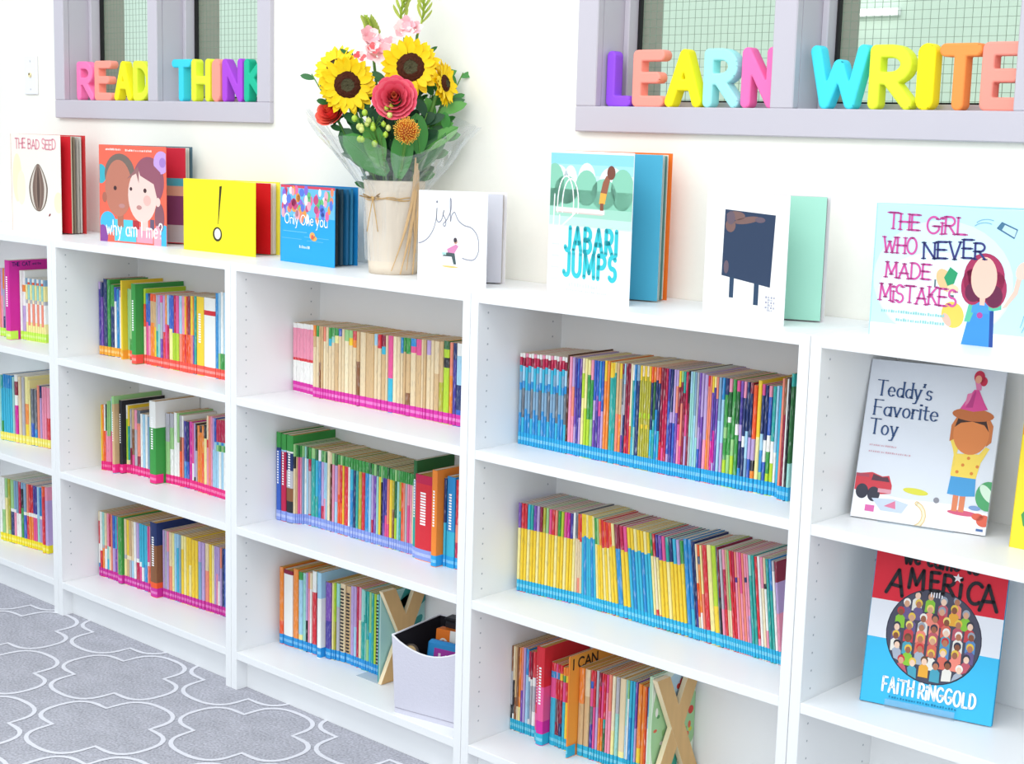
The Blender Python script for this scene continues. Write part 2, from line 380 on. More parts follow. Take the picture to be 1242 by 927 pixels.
for i in range(-3, 7):
    for j in range(-4, 1):
        for (ox, oy) in ((.04, -.158), (.2935, -.371)):
            cx, cy = ox + .5075 * i, oy + .426 * j
            if not (-1.0 < cx < 3.0 and -1.55 < cy < .0 + (.12 if oy > -.2 else 0)): continue
            p = quatre(cx, cy); n = len(p); ring = []
            for k in range(n):
                a, b = p[k - 1], p[(k + 1) % n]; dx, dy = b[0] - a[0], b[1] - a[1]; d = math.hypot(dx, dy) or 1
                wob = .0054 + .0012 * mnoise.noise((p[k][0] * 30, p[k][1] * 30, 3))
                ring.append(((p[k][0] + dy / d * wob, p[k][1] - dx / d * wob), (p[k][0] - dy / d * wob, p[k][1] + dx / d * wob)))
            vs = [(min(max(q[0], -1.2), 3.2), min(q[1], .095), .0012) for r_ in ring for q in r_]
            mb.add(vs, [(2 * k, 2 * ((k + 1) % n), 2 * ((k + 1) % n) + 1, 2 * k + 1) for k in range(n)], IVORY)
for (i, cx, cy) in [(0, .04 + .5075 * k - .0, .055) for k in range(-2, 6)]:
    cx += .2535; p = quatre(cx, cy); n = len(p); ring = []
    for k in range(n):
        a, b = p[k - 1], p[(k + 1) % n]; dx, dy = b[0] - a[0], b[1] - a[1]; d = math.hypot(dx, dy) or 1
        ring.append(((p[k][0] + dy / d * .0054, p[k][1] - dx / d * .0054), (p[k][0] - dy / d * .0054, p[k][1] + dx / d * .0054)))
    vs = [(q[0], min(q[1], .095), .0012) for r_ in ring for q in r_]
    mb.add(vs, [(2 * k, 2 * ((k + 1) % n), 2 * ((k + 1) % n) + 1, 2 * k + 1) for k in range(n)], IVORY)
tag(mb.build('rug'), 'grey short-pile area rug with an ivory quatrefoil lattice under the bookcases', 'rug')

# ---------------------------------------------------------------- five white bookcases side by side
zA, zB, zC, ZTOP = .7367, .4167, .0985, 1.06
PT, GAP, BD = .0213, .0007, .2755
def bookcase(x, label):
    t = thing('bookcase', label, 'bookcase', (x, 0, 0), group='white bookcases along the wall')
    for side, a in ((0, GAP), (1, .8 - GAP - PT)):
        p = MB(); p.bbox((a, 0, .0), (a + PT, BD, ZTOP - .0002), WHITE, .0008)
        xi = a + PT + .0003 if side == 0 else a - .0003
        for y in (.030, .231):
            z = .1442
            while z < 1.03:
                if min(abs(z - q) for q in (zA - .01, zB - .01)) > .02:
                    ring = [(xi, y + .0022 * math.cos(k * PI / 4), z + .0022 * math.sin(k * PI / 4)) for k in range(8)]
                    p.add(ring, [tuple(range(8)) if side == 0 else tuple(range(8))[::-1]], HOLE)
                z += .0324
        p.build('side_panel', t)
    i0, i1 = GAP + PT + .0002, .8 - GAP - PT - .0002
    p = MB(); p.bbox((i0, .0002, ZTOP - .0193), (i1, BD, ZTOP), WHITE, .0008); p.build('top_panel', t)
    for z in (zA, zB): p = MB(); p.bbox((i0, .0006, z - .0193), (i1, .258, z), WHITE, .0008); p.build('shelf', t)
    p = MB(); p.bbox((i0, .0004, zC - .0193), (i1, .258, zC), WHITE, .0008); p.build('bottom_panel', t)
    p = MB(); p.bbox((i0, .032, .0), (i1, .048, zC - .0195), WHITE, .0006); p.build('plinth', t)
    p = MB(); p.box((i0, .2595, .0), (i1, .2625, ZTOP - .0195), WHITE); p.build('back_panel', t)
    return t
for x, l in ((-.8, 'white bookcase cut off by the picture edge, one striped spine row per shelf'),
             (0, 'white bookcase under the red cover with two faces and the yellow book'),
             (.8, 'white bookcase under the flower bouquet, grey fabric bin on its bottom shelf'),
             (1.6, 'white bookcase with three long rows of cyan-banded readers'),
             (2.4, 'white bookcase showing two picture books face out on its shelves')):
    bookcase(x, l)

# ---------------------------------------------------------------- wall plate
t = thing('wall_plate', 'white rectangular wall plate with a small brown jack beside the window', 'wall plate', (-.555, WY, 1.515))
p = MB(); p.bbox((-.036, -.006, -.058), (.036, 0, .058), mat('plate_white', 'efeff2', .35, .4), .002); p.build('plate', t)
p = MB(); p.tube([(0, -.0105, 0), (0, -.006, 0)], .007, mat('jack_cream', 'efe2b0', .4), 12); p.tube([(0, -.0115, .003), (0, -.0105, .003)], .0032, mat('jack_brown', '6d5a3c', .5), 10); p.build('jack', t)
for z in (.042, -.042):
    p = MB(); p.tube([(0, -.0075, z), (0, -.006, z)], .003, mat('screw_white', 'd5d5d8', .3), 8); p.build('screw', t)

# ---------------------------------------------------------------- foam letters in the windows
def contours(strokes, rad, res=64):
    """outline loops of thick rounded strokes, by marching squares over a distance field"""
    pts = [q for s_ in strokes for q in s_]
    x0, x1 = min(p[0] for p in pts) - rad * 1.4, max(p[0] for p in pts) + rad * 1.4
    y0, y1 = min(p[1] for p in pts) - rad * 1.4, max(p[1] for p in pts) + rad * 1.4
    st = (y1 - y0) / res; nx, ny = int((x1 - x0) / st) + 2, res + 2
    X, Y = np.meshgrid(x0 + st * np.arange(nx), y0 + st * np.arange(ny), indexing='ij'); D = np.full(X.shape, 1e9)
    for s_ in strokes:
        for a, b in zip(s_[:-1], s_[1:]):
            dx, dy = b[0] - a[0], b[1] - a[1]; L = dx * dx + dy * dy + 1e-12
            t_ = np.clip(((X - a[0]) * dx + (Y - a[1]) * dy) / L, 0, 1); D = np.minimum(D, np.hypot(X - a[0] - t_ * dx, Y - a[1] - t_ * dy))
    D = D - rad; seg = {}
    def cut(i, j, k, l):
        a, b = D[i, j], D[k, l]; t_ = a / (a - b); return (x0 + st * (i + (k - i) * t_), y0 + st * (j + (l - j) * t_))
    P_ = {}; nxt = {}
    for i in range(nx - 1):
        for j in range(ny - 1):
            cs = [(i, j), (i + 1, j), (i + 1, j + 1), (i, j + 1)]; ins = [D[c] < 0 for c in cs]
            if all(ins) or not any(ins): continue
            en = []
            for k in range(4):
                a, b = cs[k], cs[(k + 1) % 4]
                if ins[k] != ins[(k + 1) % 4]:
                    key = (min(a, b), max(a, b)); P_[key] = cut(*key[0], *key[1]); en.append((key, ins[k]))
            for k in range(len(en)):
                if en[k][1]: nxt[en[k][0]] = en[(k + 1) % len(en)][0]   # leave where we exit the inside
    loops = []; left = set(nxt)
    while left:
        k = k0 = left.pop(); lp = [P_[k]]; k = nxt.get(k)
        while k is not None and k != k0:
            lp.append(P_[k]); left.discard(k); k = nxt.get(k)
        if len(lp) > 6: loops.append(lp)
    return loops
def foam_letter(ch, hexc, x, w, h, label, group, y=.306, z=ZS, turn=0):
    gw, st = GL[ch]; rad = .100; mn = rad; gw0 = max(gw, .02)
    thick = rad * h
    sx = (w - 2 * thick) / gw0 if ch != 'I' else 1; sy = h - 2 * thick
    S_ = [[((a * sx if ch != 'I' else w / 2 - thick), b * sy) for a, b in q] for q in st]
    th = thick if ch != 'I' else w * .42
    if ch == 'I': S_ = [[(w / 2 - thick, th - thick), (w / 2 - thick, h - th - thick)]]
    cu = bpy.data.curves.new('foam_letter', 'CURVE'); cu.dimensions = '2D'; cu.fill_mode = 'BOTH'; cu.extrude = .0105; cu.bevel_depth = .0035; cu.bevel_resolution = 2; cu.offset = -.0035
    for lp in contours(S_, th):
        sp = cu.splines.new('POLY'); sp.points.add(len(lp) - 1); sp.use_cyclic_u = True
        for k, (a, b) in enumerate(lp): sp.points[k].co = (a + thick, b + thick, 0, 1)
    tmp = bpy.data.objects.new('tmp', cu); COL.objects.link(tmp); dg = bpy.context.evaluated_depsgraph_get()
    me = bpy.data.meshes.new_from_object(tmp.evaluated_get(dg)); bpy.data.objects.remove(tmp)
    me.materials.clear(); me.materials.append(mat('foam_' + hexc, hexc, .6, .25, 400, .02, .1))
    zmin = min(v.co.y for v in me.vertices)
    o = bpy.data.objects.new('foam_letter', me); COL.objects.link(o)
    me.transform(Matrix.Translation((0, -zmin, 0))); 
    o.location = (x, y, z); o.rotation_euler = (R(90), 0, R(turn)); tag(o, label, 'letter', group); return o
CN = {'ff7fb8': 'pink', 'ff9e8e': 'salmon', 'fff01f': 'yellow', 'e8f53c': 'lime yellow', '3fd4ee': 'turquoise', 'b04ad8': 'purple', '1fbf98': 'green', '9a52e8': 'violet', 'a8f0ee': 'pale aqua', 'fb76b8': 'pink', '4be0f2': 'turquoise', 'ff9a4e': 'orange'}
for word, where, items in (
    ('READ', 'the sill near the wall plate', [('R', 'ff7fb8', -.333, .088, .113), ('E', 'ff9e8e', -.238, .088, .114), ('A', 'fff01f', -.136, .088, .112), ('D', 'e8f53c', -.040, .085, .112)]),
    ('THINK', 'the sill above the yellow book', [('T', '3fd4ee', .148, .086, .114), ('H', 'e8f53c', .238, .085, .114), ('I', 'ff9e8e', .327, .044, .113), ('N', 'b04ad8', .376, .088, .113), ('K', '1fbf98', .470, .085, .112)]),
    ('LEARN', 'the sill above the diving-board book', [('L', '9a52e8', 1.690 + .004, .066, .114), ('E', 'ff9e8e', 1.763, .081, .115), ('A', 'fff01f', 1.847, .090, .115), ('R', 'a8f0ee', 1.941, .083, .115), ('N', 'fb76b8', 2.031, .080, .116)]),
    ('WRITE', 'the sill above the dark-square book', [('W', '4be0f2', 2.184, .122, .117), ('R', 'e8f53c', 2.309, .087, .116), ('I', 'fff01f', 2.401, .042, .117), ('T', 'ff9a4e', 2.446, .080, .116), ('E', 'ff9e8e', 2.5265, .078, .117)])):
    for k, (ch, hx, x, w_, h_) in enumerate(items):
        foam_letter(ch, hx, x, w_, h_, f'{CN[hx]} chunky foam letter {ch} on {where}', 'foam letters on the window sills')

# what stands in the rows: x, thickness mm, front, height, lean, kind, spine colours from the foot up
ROWS = {
    'A1': '''
-0.4678 6.9 0.100 0.205 0 p sa
-0.4608 10.4 0.101 0.205 0 p pk:.6 lv
-0.4504 8.6 0.102 0.205 0 p nv:.3 gy:.7 o
-0.4418 8.6 0.103 0.205 0 p lv
-0.4332 8.6 0.104 0.205 0 p gy:.8 o
-0.4246 8.6 0.105 0.205 0 p iv:.5 rb:.85 bl
-0.4160 8.5 0.106 0.205 0 p lv:.6 rb
-0.4075 11.4 0.107 0.205 0 p mg:.9 lv
-0.3961 28.2 0.078 0.235 0 h mg
-0.3679 11.2 0.110 0.205 0 p w
-0.3566 16.8 0.112 0.205 0 p lv:.5 w:.7 o:.8 w
-0.3399 10.5 0.113 0.185 0 p ly:.3 w:.6 gy:.66 ly:.9 sb
-0.3294 10.5 0.114 0.185 0 p ly:.25 sa:.6 cr:.66 lt:.9 ro:.94 w
-0.3189 10.4 0.115 0.185 0 p ly:.3 w:.6 gy:.66 ly:.9 sb
-0.3084 10.4 0.116 0.185 0 p ly:.25 sa:.6 cr:.66 lt:.9 ro:.94 w
-0.2980 10.4 0.118 0.185 0 p ly:.3 w:.6 gy:.66 ly:.9 sb
-0.2877 10.3 0.119 0.185 0 p ly:.25 sa:.6 cr:.66 lt:.9 ro:.94 w
-0.2773 10.3 0.120 0.185 0 p ly:.3 w:.6 gy:.66 ly:.9 sb
-0.2670 10.3 0.121 0.185 0 p ly:.25 sa:.6 cr:.66 lt:.9 ro:.94 w
-0.2567 10.2 0.122 0.185 0 p ly:.3 w:.6 gy:.66 ly:.9 sb''',
    'A2': '''
-0.4841 7.8 0.101 0.200 0 p lt
-0.4762 7.8 0.102 0.200 0 p g:.3 cy:.8 te
-0.4684 10.4 0.104 0.204 0 p cy:.8 bl
-0.4580 10.4 0.106 0.203 0 p cy:.8 bl
-0.4477 10.3 0.107 0.203 0 p cy:.8 bl
-0.4374 10.3 0.109 0.203 0 p cy:.8 bl
-0.4271 9.2 0.111 0.199 0 p lt
-0.4179 16.3 0.113 0.208 0 p mg:.55 w:.7 mr:.9 w
-0.4015 14.0 0.116 0.203 0 p be
-0.3875 13.9 0.119 0.203 0 p gy
-0.3736 17.6 0.122 0.207 0 p y:.3 o:.6 ly
-0.3560 7.5 0.124 0.197 0 p ly
-0.3485 14.3 0.126 0.172 0 p rb:.4 dg
-0.3342 14.2 0.129 0.171 0 p bl:.3 dg
-0.3200 11.4 0.131 0.186 0 p sa
-0.3086 8.4 0.133 0.186 0 p lv:.8 nv
-0.3002 9.9 0.135 0.184 0 p pk
-0.2904 9.8 0.137 0.183 0 p pk
-0.2805 15.4 0.139 0.183 0 p r:.5 pk''',
    'A3': '''
-0.5001 12.3 0.101 0.200 0 p w
-0.4878 15.4 0.102 0.200 0 p lg:.5 w
-0.4725 12.2 0.104 0.199 0 p ly:.7 lg
-0.4602 12.2 0.106 0.199 0 p lg:.2 ol
-0.4480 18.2 0.108 0.199 0 p nv:.5 w:.55 lg
-0.4298 10.6 0.109 0.198 0 p pk:.5 w:.55 sb
-0.4193 10.5 0.111 0.198 0 p w:.5 sb
-0.4087 12.0 0.112 0.198 0 p w:.5 cm
-0.3967 12.0 0.114 0.198 0 p g:.6 k:.9 sb
-0.3848 14.9 0.115 0.198 0 p rb:.5 w:.55 sb
-0.3699 10.1 0.117 0.197 0 p r:.5 cr:.55 sa
-0.3598 10.6 0.118 0.197 0 p o:.5 w:.56 r
-0.3492 10.6 0.120 0.197 0 p o:.5 w:.56 r
-0.3386 9.4 0.121 0.197 0 p hp:.5 w:.56 iv
-0.3292 9.4 0.122 0.196 0 p hp:.5 w:.56 iv
-0.3198 11.7 0.123 0.196 0 p lt:.5 lb
-0.3081 7.3 0.125 0.196 0 p lv:.5 w:.55 bl
-0.3008 7.3 0.126 0.196 0 p lv:.5 w:.55 bl
-0.2935 8.7 0.127 0.196 0 p r:.5 y
-0.2849 14.4 0.118 0.205 0 p r:.85 ro
-0.2704 15.8 0.120 0.205 0 p lv:.8 pk''',
    'B1': '''
0.0288 9.2 0.126 0.205 0 p iv:.9 lv
0.0380 9.2 0.127 0.204 0 p pu:.8 nv
0.0472 17.5 0.129 0.215 0 p nv
0.0647 13.4 0.130 0.214 0 p g
0.0781 17.3 0.132 0.201 0 p nv:.7 g
0.0954 9.8 0.133 0.195 0 p w:.8 rb
0.1053 9.8 0.134 0.191 0 p bl
0.1151 13.2 0.136 0.188 0 p w:.9 lv
0.1283 6.8 0.137 0.187 0 p sb
0.1351 6.8 0.137 0.187 0 p lv
0.1419 8.7 0.123 0.218 0 h y
0.1506 10.8 0.139 0.195 0 p lg
0.1614 21.6 0.137 0.195 0 p g:.3 lg
0.1830 22.6 0.131 0.195 0 p lg:.7 g
0.2056 12.3 0.125 0.195 0 p lg:.8 lm
0.2179 8.9 0.125 0.195 0 p lm
0.2268 21.5 0.100 0.218 0 h g
0.2484 9.6 0.125 0.205 0 p cr:.5 ro:.8 lm
0.2580 10.4 0.126 0.193 0 p hp:.6 rb:.85 bl
0.2684 10.4 0.126 0.194 0 p pk:.55 rb:.9 nv
0.2788 9.3 0.126 0.194 0 p o:.6 tan:.9 ro
0.2881 9.3 0.126 0.194 0 p o:.6 tan:.9 ro
0.2973 7.9 0.126 0.193 0 p y:.55 tan:.9 ro
0.3052 7.9 0.126 0.193 0 p te:.5 gy
0.3131 10.5 0.126 0.193 0 p lt:.6 lv
0.3236 11.0 0.126 0.194 0 p pu:.4 gy:.9 hp
0.3346 10.9 0.127 0.194 0 p r:.5 lv
0.3455 8.7 0.127 0.197 0 p hp:.6 o
0.3543 8.7 0.127 0.197 0 p cm:.6 lb
0.3630 15.5 0.127 0.198 0 p ly:.55 rb
0.3784 6.9 0.127 0.198 0 p lm:.5 rb
0.3854 6.9 0.127 0.199 0 p lm:.5 cm
0.3923 14.3 0.127 0.199 0 p lm:.5 hp
0.4066 12.7 0.128 0.200 0 p sa:.5 lb
0.4193 12.7 0.128 0.200 0 p ro:.5 pk
0.4319 6.3 0.128 0.201 0 p r:.5 y
0.4383 6.3 0.128 0.201 0 p ro
0.4445 12.6 0.128 0.203 0 p ro:.5 mr
0.4571 11.0 0.128 0.204 0 p sa:.5 y
0.4681 5.0 0.128 0.204 0 p pu:.5 o
0.4731 9.0 0.128 0.205 0 p te
0.4820 32.1 0.129 0.205 0 h y
0.5142 48.8 0.129 0.206 0 h w:.78 r:.84 w
0.5629 11.1 0.130 0.221 0 p bl
0.5740 9.6 0.130 0.223 0 p ro:.12 lg:.3 lb
0.5836 13.0 0.130 0.226 0 p pk:.1 g:.3 w
0.5966 12.2 0.130 0.226 0 p pk:.1 g:.3 lb''',
    'B2': '''
0.0731 2.8 0.100 0.186 0 p y
0.0759 5.6 0.102 0.187 0 p o
0.0815 5.6 0.104 0.188 0 p ro:.6 w
0.0871 5.5 0.106 0.189 0 p pk:.6 fg:.8 k
0.0926 5.5 0.107 0.198 0 p pk:.5 lg
0.0981 5.5 0.109 0.199 0 p pk:.5 lg
0.1037 11.0 0.112 0.208 0 p hp:.55 lt
0.1147 4.7 0.115 0.211 0 p cm
0.1194 7.1 0.117 0.216 0 p w:.9 bl
0.1265 12.2 0.100 0.218 0 h cy:.12 tan:.9 lg
0.1387 14.8 0.115 0.206 0 h k
0.1534 5.2 0.129 0.193 0 p ly:.2 lm:.8 w
0.1586 5.1 0.131 0.192 0 p cr:.2 te:.7 y
0.1637 7.0 0.134 0.183 0 p mr:.4 gy
0.1707 10.5 0.135 0.183 0 p hp:.3 br:.7 tan
0.1812 13.3 0.136 0.183 0 p gy:.7 pk
0.1945 14.3 0.136 0.184 0 p mr:.3 sa:.8 dg
0.2088 11.0 0.137 0.176 0 p w
0.2198 10.9 0.137 0.176 0 p lb
0.2307 10.9 0.138 0.177 0 p w
0.2416 10.0 0.138 0.172 0 p sb
0.2516 10.0 0.138 0.172 0 p dg:.5 sb
0.2616 16.2 0.139 0.178 0 p w
0.2778 13.4 0.139 0.188 0 p fg
0.2912 29.8 0.110 0.227 0 h g:.68 w
0.3209 19.2 0.141 0.194 0 p lg:.6 gy
0.3401 15.7 0.142 0.196 0 p w:.5 lg:.8 gy
0.3558 13.9 0.144 0.200 0 p w
0.3697 9.9 0.145 0.200 0 p w:.6 lg
0.3795 8.4 0.146 0.195 0 p ro:.5 br:.7 gy
0.3879 8.3 0.147 0.195 0 p sa:.7 w
0.3962 10.8 0.148 0.182 0 p bl:.4 iv
0.4070 10.7 0.149 0.182 0 p rb:.4 nv
0.4177 13.8 0.150 0.184 0 p mg
0.4315 8.4 0.149 0.181 0 p w:.4 hp
0.4399 8.4 0.149 0.182 0 p k:.2 lv
0.4483 8.4 0.148 0.183 0 p gy:.6 k
0.4567 10.5 0.148 0.179 0 p o
0.4672 10.5 0.148 0.180 0 p o:.9 k
0.4777 10.4 0.147 0.181 0 p ro:.6 o
0.4881 12.4 0.146 0.187 0 p ly:.8 k
0.5005 9.0 0.146 0.212 0 p pk:.6 r:.7 cr
0.5095 9.0 0.145 0.212 0 p sa
0.5185 9.0 0.145 0.213 0 p pk
0.5274 8.7 0.145 0.210 0 p lb:.6 lv
0.5362 8.7 0.144 0.211 0 p lb:.7 rb
0.5449 11.3 0.144 0.208 0 p lb:.6 lg:.68 bl:.72 cm
0.5561 11.2 0.143 0.209 0 p w:.6 g:.68 lt:.72 cm
0.5674 11.2 0.143 0.210 0 p lb:.6 lg:.68 bl:.72 cm
0.5786 10.8 0.142 0.211 0 p w:.6 g:.68 lt:.72 cm''',
    'B3': '''
0.0311 5.5 0.113 0.190 0 p bl:.2 w:.5 r:.85 cr
0.0366 10.9 0.113 0.190 0 p r:.4 w
0.0476 10.9 0.114 0.190 0 p o:.45 gy:.5 lt
0.0585 11.5 0.114 0.190 0 p w:.45 sa:.5 be
0.0700 9.6 0.115 0.190 0 p cy:.3 lt:.5 pk
0.0796 8.3 0.115 0.190 0 p cr:.5 cm
0.0878 7.6 0.116 0.190 0 p sa
0.0955 12.6 0.116 0.189 0 p lv:.5 rb
0.1081 8.8 0.117 0.189 0 p pu:.5 cy
0.1169 13.2 0.117 0.189 0 p pk:.5 mg
0.1301 20.6 0.110 0.193 0 p g
0.1507 11.5 0.118 0.189 0 p ly:.4 gy:.46 be
0.1622 11.5 0.119 0.189 0 p tan:.4 cr:.46 y
0.1737 10.8 0.119 0.189 0 p gy:.4 cr:.46 tan
0.1845 10.8 0.120 0.189 0 p lb:.4 be
0.1952 11.0 0.120 0.189 0 p w
0.2063 13.4 0.121 0.189 0 p cm:.4 w:.46 lv
0.2197 10.6 0.122 0.189 0 p hp:.35 w:.42 cy
0.2304 10.6 0.122 0.188 0 p w:.35 cy
0.2410 16.3 0.123 0.188 0 p bl:.4 cy
0.2573 8.4 0.123 0.188 0 p sa:.4 w:.46 hp
0.2657 8.4 0.124 0.188 0 p ro:.4 pk
0.2741 9.0 0.124 0.188 0 p r:.4 sa
0.2830 8.9 0.124 0.188 0 p o:.7 w
0.2920 31.7 0.108 0.210 0 h ro:.2 br:.7 nv
0.3237 8.9 0.127 0.190 0 p lv
0.3326 8.9 0.128 0.190 0 p gy
0.3414 8.8 0.128 0.190 0 p lv:.7 pk
0.3503 12.9 0.129 0.189 0 p sa:.5 be
0.3632 9.5 0.130 0.189 0 p ly
0.3727 9.3 0.131 0.189 0 p lb
0.3821 9.3 0.132 0.189 0 p cy:.8 lb
0.3913 9.3 0.132 0.189 0 p sb
0.4006 10.8 0.133 0.189 0 p y:.8 ly
0.4114 10.8 0.134 0.189 0 p ly
0.4222 10.7 0.135 0.189 0 p y
0.4329 10.7 0.135 0.189 0 p ly:.6 y
0.4436 13.6 0.136 0.186 0 p y
0.4572 13.6 0.137 0.186 0 p y
0.4708 13.5 0.138 0.186 0 p sb:.7 lv
0.4843 13.5 0.139 0.186 0 p lv
0.4978 16.1 0.141 0.186 0 p sa:.6 be
0.5139 10.7 0.142 0.186 0 p y
0.5245 10.6 0.143 0.185 0 p ly
0.5352 7.7 0.143 0.185 0 p lv
0.5428 7.7 0.144 0.185 0 p pk:.6 lv
0.5505 7.6 0.144 0.185 0 p w:.5 lv
0.5582 7.6 0.145 0.185 0 p lv:.7 sa
0.5658 9.1 0.146 0.185 0 p nv
0.5748 8.7 0.146 0.185 0 p rb''',
    'C1': '''
0.8268 14.9 0.168 0.170 0 p w:.46 r:.5 pk:.93 w
0.8417 14.9 0.167 0.171 0 p w:.46 r:.5 pk:.93 w
0.8566 14.8 0.165 0.171 0 p w:.46 r:.5 pk:.93 w
0.8713 14.7 0.164 0.172 0 p w:.46 r:.5 pk:.93 w
0.8861 14.6 0.162 0.172 0 p w:.46 r:.5 pk:.93 w
0.9007 14.6 0.161 0.173 0 p w:.46 r:.5 pk:.93 w
0.9153 14.5 0.159 0.174 0 p w:.46 r:.5 pk:.93 w
0.9297 11.7 0.146 0.176 0 p be:.7 tan:.85 o
0.9415 11.0 0.146 0.176 0 p be:.85 g
0.9525 6.8 0.146 0.176 0 p br:.5 tan
0.9592 8.4 0.146 0.176 0 p tan
0.9676 8.4 0.147 0.176 0 p cr:.8 sa
0.9760 10.0 0.147 0.176 0 p be
0.9861 10.8 0.147 0.176 0 p be:.75 cy:.85 g
0.9969 11.2 0.147 0.177 0 p be:.8 lt:.88 g
1.0081 13.6 0.147 0.177 0 p tan:.8 ly:.9 g
1.0218 10.7 0.147 0.177 0 p be:.9 rb
1.0325 9.8 0.148 0.177 0 p be
1.0423 15.1 0.148 0.177 0 p cr:.85 lg
1.0574 14.2 0.148 0.177 0 p be:.8 y:.9 lg
1.0716 12.9 0.148 0.177 0 p be:.78 o:.88 r
1.0845 11.3 0.148 0.177 0 p br:.6 tan
1.0958 20.8 0.149 0.177 0 p be
1.1166 28.8 0.149 0.177 0 p tan
1.1454 11.4 0.149 0.178 0 p be:.85 lb
1.1568 12.6 0.149 0.178 0 p be:.82 r
1.1695 13.8 0.150 0.178 0 p tan:.75 cy:.85 mr
1.1833 8.4 0.150 0.178 0 p be
1.1917 16.7 0.150 0.179 0 p bl:.05 cy:.45 hp
1.2084 12.5 0.150 0.179 0 p cr
1.2208 12.4 0.150 0.179 0 p be
1.2332 8.6 0.151 0.179 0 p be:.8 bl
1.2419 8.2 0.151 0.180 0 p tan:.82 g
1.2501 15.1 0.151 0.180 0 p br:.3 tan:.8 g
1.2652 18.3 0.151 0.181 0 p be:.82 hp:.9 bl
1.2835 17.7 0.151 0.181 0 p tan:.8 hp
1.3012 7.2 0.151 0.182 0 p be
1.3084 8.0 0.151 0.182 0 p tan
1.3164 13.9 0.152 0.182 0 p be:.82 lv
1.3304 10.7 0.152 0.183 0 p be
1.3411 15.8 0.152 0.183 0 p tan:.6 be
1.3569 13.7 0.152 0.184 0 p ol:.5 tan
1.3706 18.7 0.152 0.187 0 p lm:.68 k:.8 lm:.9 fg
1.3893 10.5 0.153 0.185 0 p o:.6 sa
1.3998 10.8 0.153 0.185 0 p iv:.8 nv
1.4106 17.3 0.153 0.186 0 p rb:.2 nv:.5 lb:.85 w''',
    'C2': '''
0.8253 17.9 0.118 0.222 0 h rb:.8 nv:.83 g
0.8431 19.3 0.119 0.220 0 h cm:.8 lb:.82 g
0.8624 26.0 0.120 0.220 0 h k:.25 br:.4 gy:.6 nv:.8 w:.82 g
0.8884 6.9 0.121 0.200 0 p be:.7 k:.85 lg
0.8952 3.7 0.125 0.199 0 p tan:.85 g
0.8989 3.4 0.128 0.198 0 p hp:.85 fg
0.9024 3.4 0.132 0.198 0 p pk:.85 g
0.9058 4.2 0.135 0.197 0 p sb:.86 lg
0.9100 6.3 0.139 0.196 0 p w:.85 lt
0.9162 6.5 0.140 0.196 0 p lb:.85 fg
0.9228 10.0 0.140 0.196 0 p r:.15 gy:.7 cm:.85 g
0.9327 14.9 0.140 0.196 0 p te:.87 lg
0.9476 10.9 0.141 0.195 0 p te:.4 cy:.86 fg
0.9585 10.8 0.141 0.195 0 p bl:.86 w
0.9694 11.3 0.141 0.195 0 p cm:.3 lv:.86 g
0.9807 5.6 0.141 0.195 0 p pk:.4 lb:.86 lg
0.9863 5.6 0.141 0.195 0 p lb:.86 fg
0.9919 10.7 0.141 0.197 0 p cr
1.0026 7.3 0.141 0.195 0 p db:.86 be
1.0099 8.2 0.141 0.195 0 p pk:.86 lg
1.0181 11.1 0.142 0.194 0 p lb:.4 lv:.86 fg
1.0292 8.9 0.142 0.194 0 p ro:.5 sa:.88 g
1.0381 8.9 0.142 0.194 0 p ro:.4 r:.88 lg
1.0470 6.2 0.142 0.194 0 p y:.88 g
1.0532 14.3 0.142 0.194 0 p r:.88 g
1.0675 7.1 0.142 0.194 0 p w:.88 g
1.0746 10.4 0.142 0.194 0 p bl:.6 cy:.86 g
1.0850 8.5 0.143 0.193 0 p nv:.86 g
1.0934 9.4 0.143 0.193 0 p te:.86 g
1.1028 11.7 0.143 0.193 0 p ol:.86 g
1.1145 11.6 0.143 0.193 0 p r:.86 g
1.1262 13.0 0.143 0.193 0 p bl:.86 g
1.1391 8.8 0.143 0.193 0 p lb:.86 fg
1.1479 7.3 0.144 0.192 0 p cm:.3 lv:.86 g
1.1552 9.4 0.144 0.192 0 p pu:.86 lg
1.1646 7.8 0.144 0.192 0 p lt:.86 fg
1.1724 8.8 0.144 0.192 0 p y:.86 g
1.1812 5.2 0.144 0.192 0 p k:.8 lg
1.1863 8.2 0.144 0.192 0 p pu:.3 iv:.86 g
1.1946 7.2 0.144 0.192 0 p hp:.4 iv:.86 g
1.2017 6.7 0.144 0.192 0 p hp:.3 sa:.86 fg
1.2084 10.2 0.145 0.191 0 p y:.86 g
1.2186 7.6 0.145 0.191 0 p br:.5 ol:.86 g
1.2262 7.6 0.145 0.191 0 p lm:.4 fg:.86 lg
1.2339 8.6 0.145 0.191 0 p lt:.86 g
1.2425 6.6 0.145 0.191 0 p te:.5 ol:.86 g
1.2490 6.5 0.145 0.191 0 p ro:.86 g
1.2555 6.0 0.145 0.191 0 p sa:.86 g
1.2616 7.5 0.145 0.191 0 p gy:.86 g
1.2691 7.5 0.145 0.191 0 p hp:.6 pk:.86 g
1.2766 7.5 0.146 0.190 0 p pk:.86 g
1.2840 6.5 0.146 0.190 0 p cr:.86 g
1.2905 6.9 0.146 0.192 0 p bl:.86 g
1.2974 12.3 0.136 0.226 0 h te:.5 sb:.8 fg
1.3097 55.2 0.131 0.198 0 h o:.1 r:.9 cm
1.3649 15.3 0.132 0.207 0 p o:.5 y
1.3802 17.9 0.114 0.221 0 h o
1.3980 8.0 0.135 0.202 0 p cy:.5 nv
1.4060 26.5 0.136 0.208 0 h cy:.4 bl
1.4325 11.3 0.138 0.204 0 p cm:.3 sa:.5 r''',
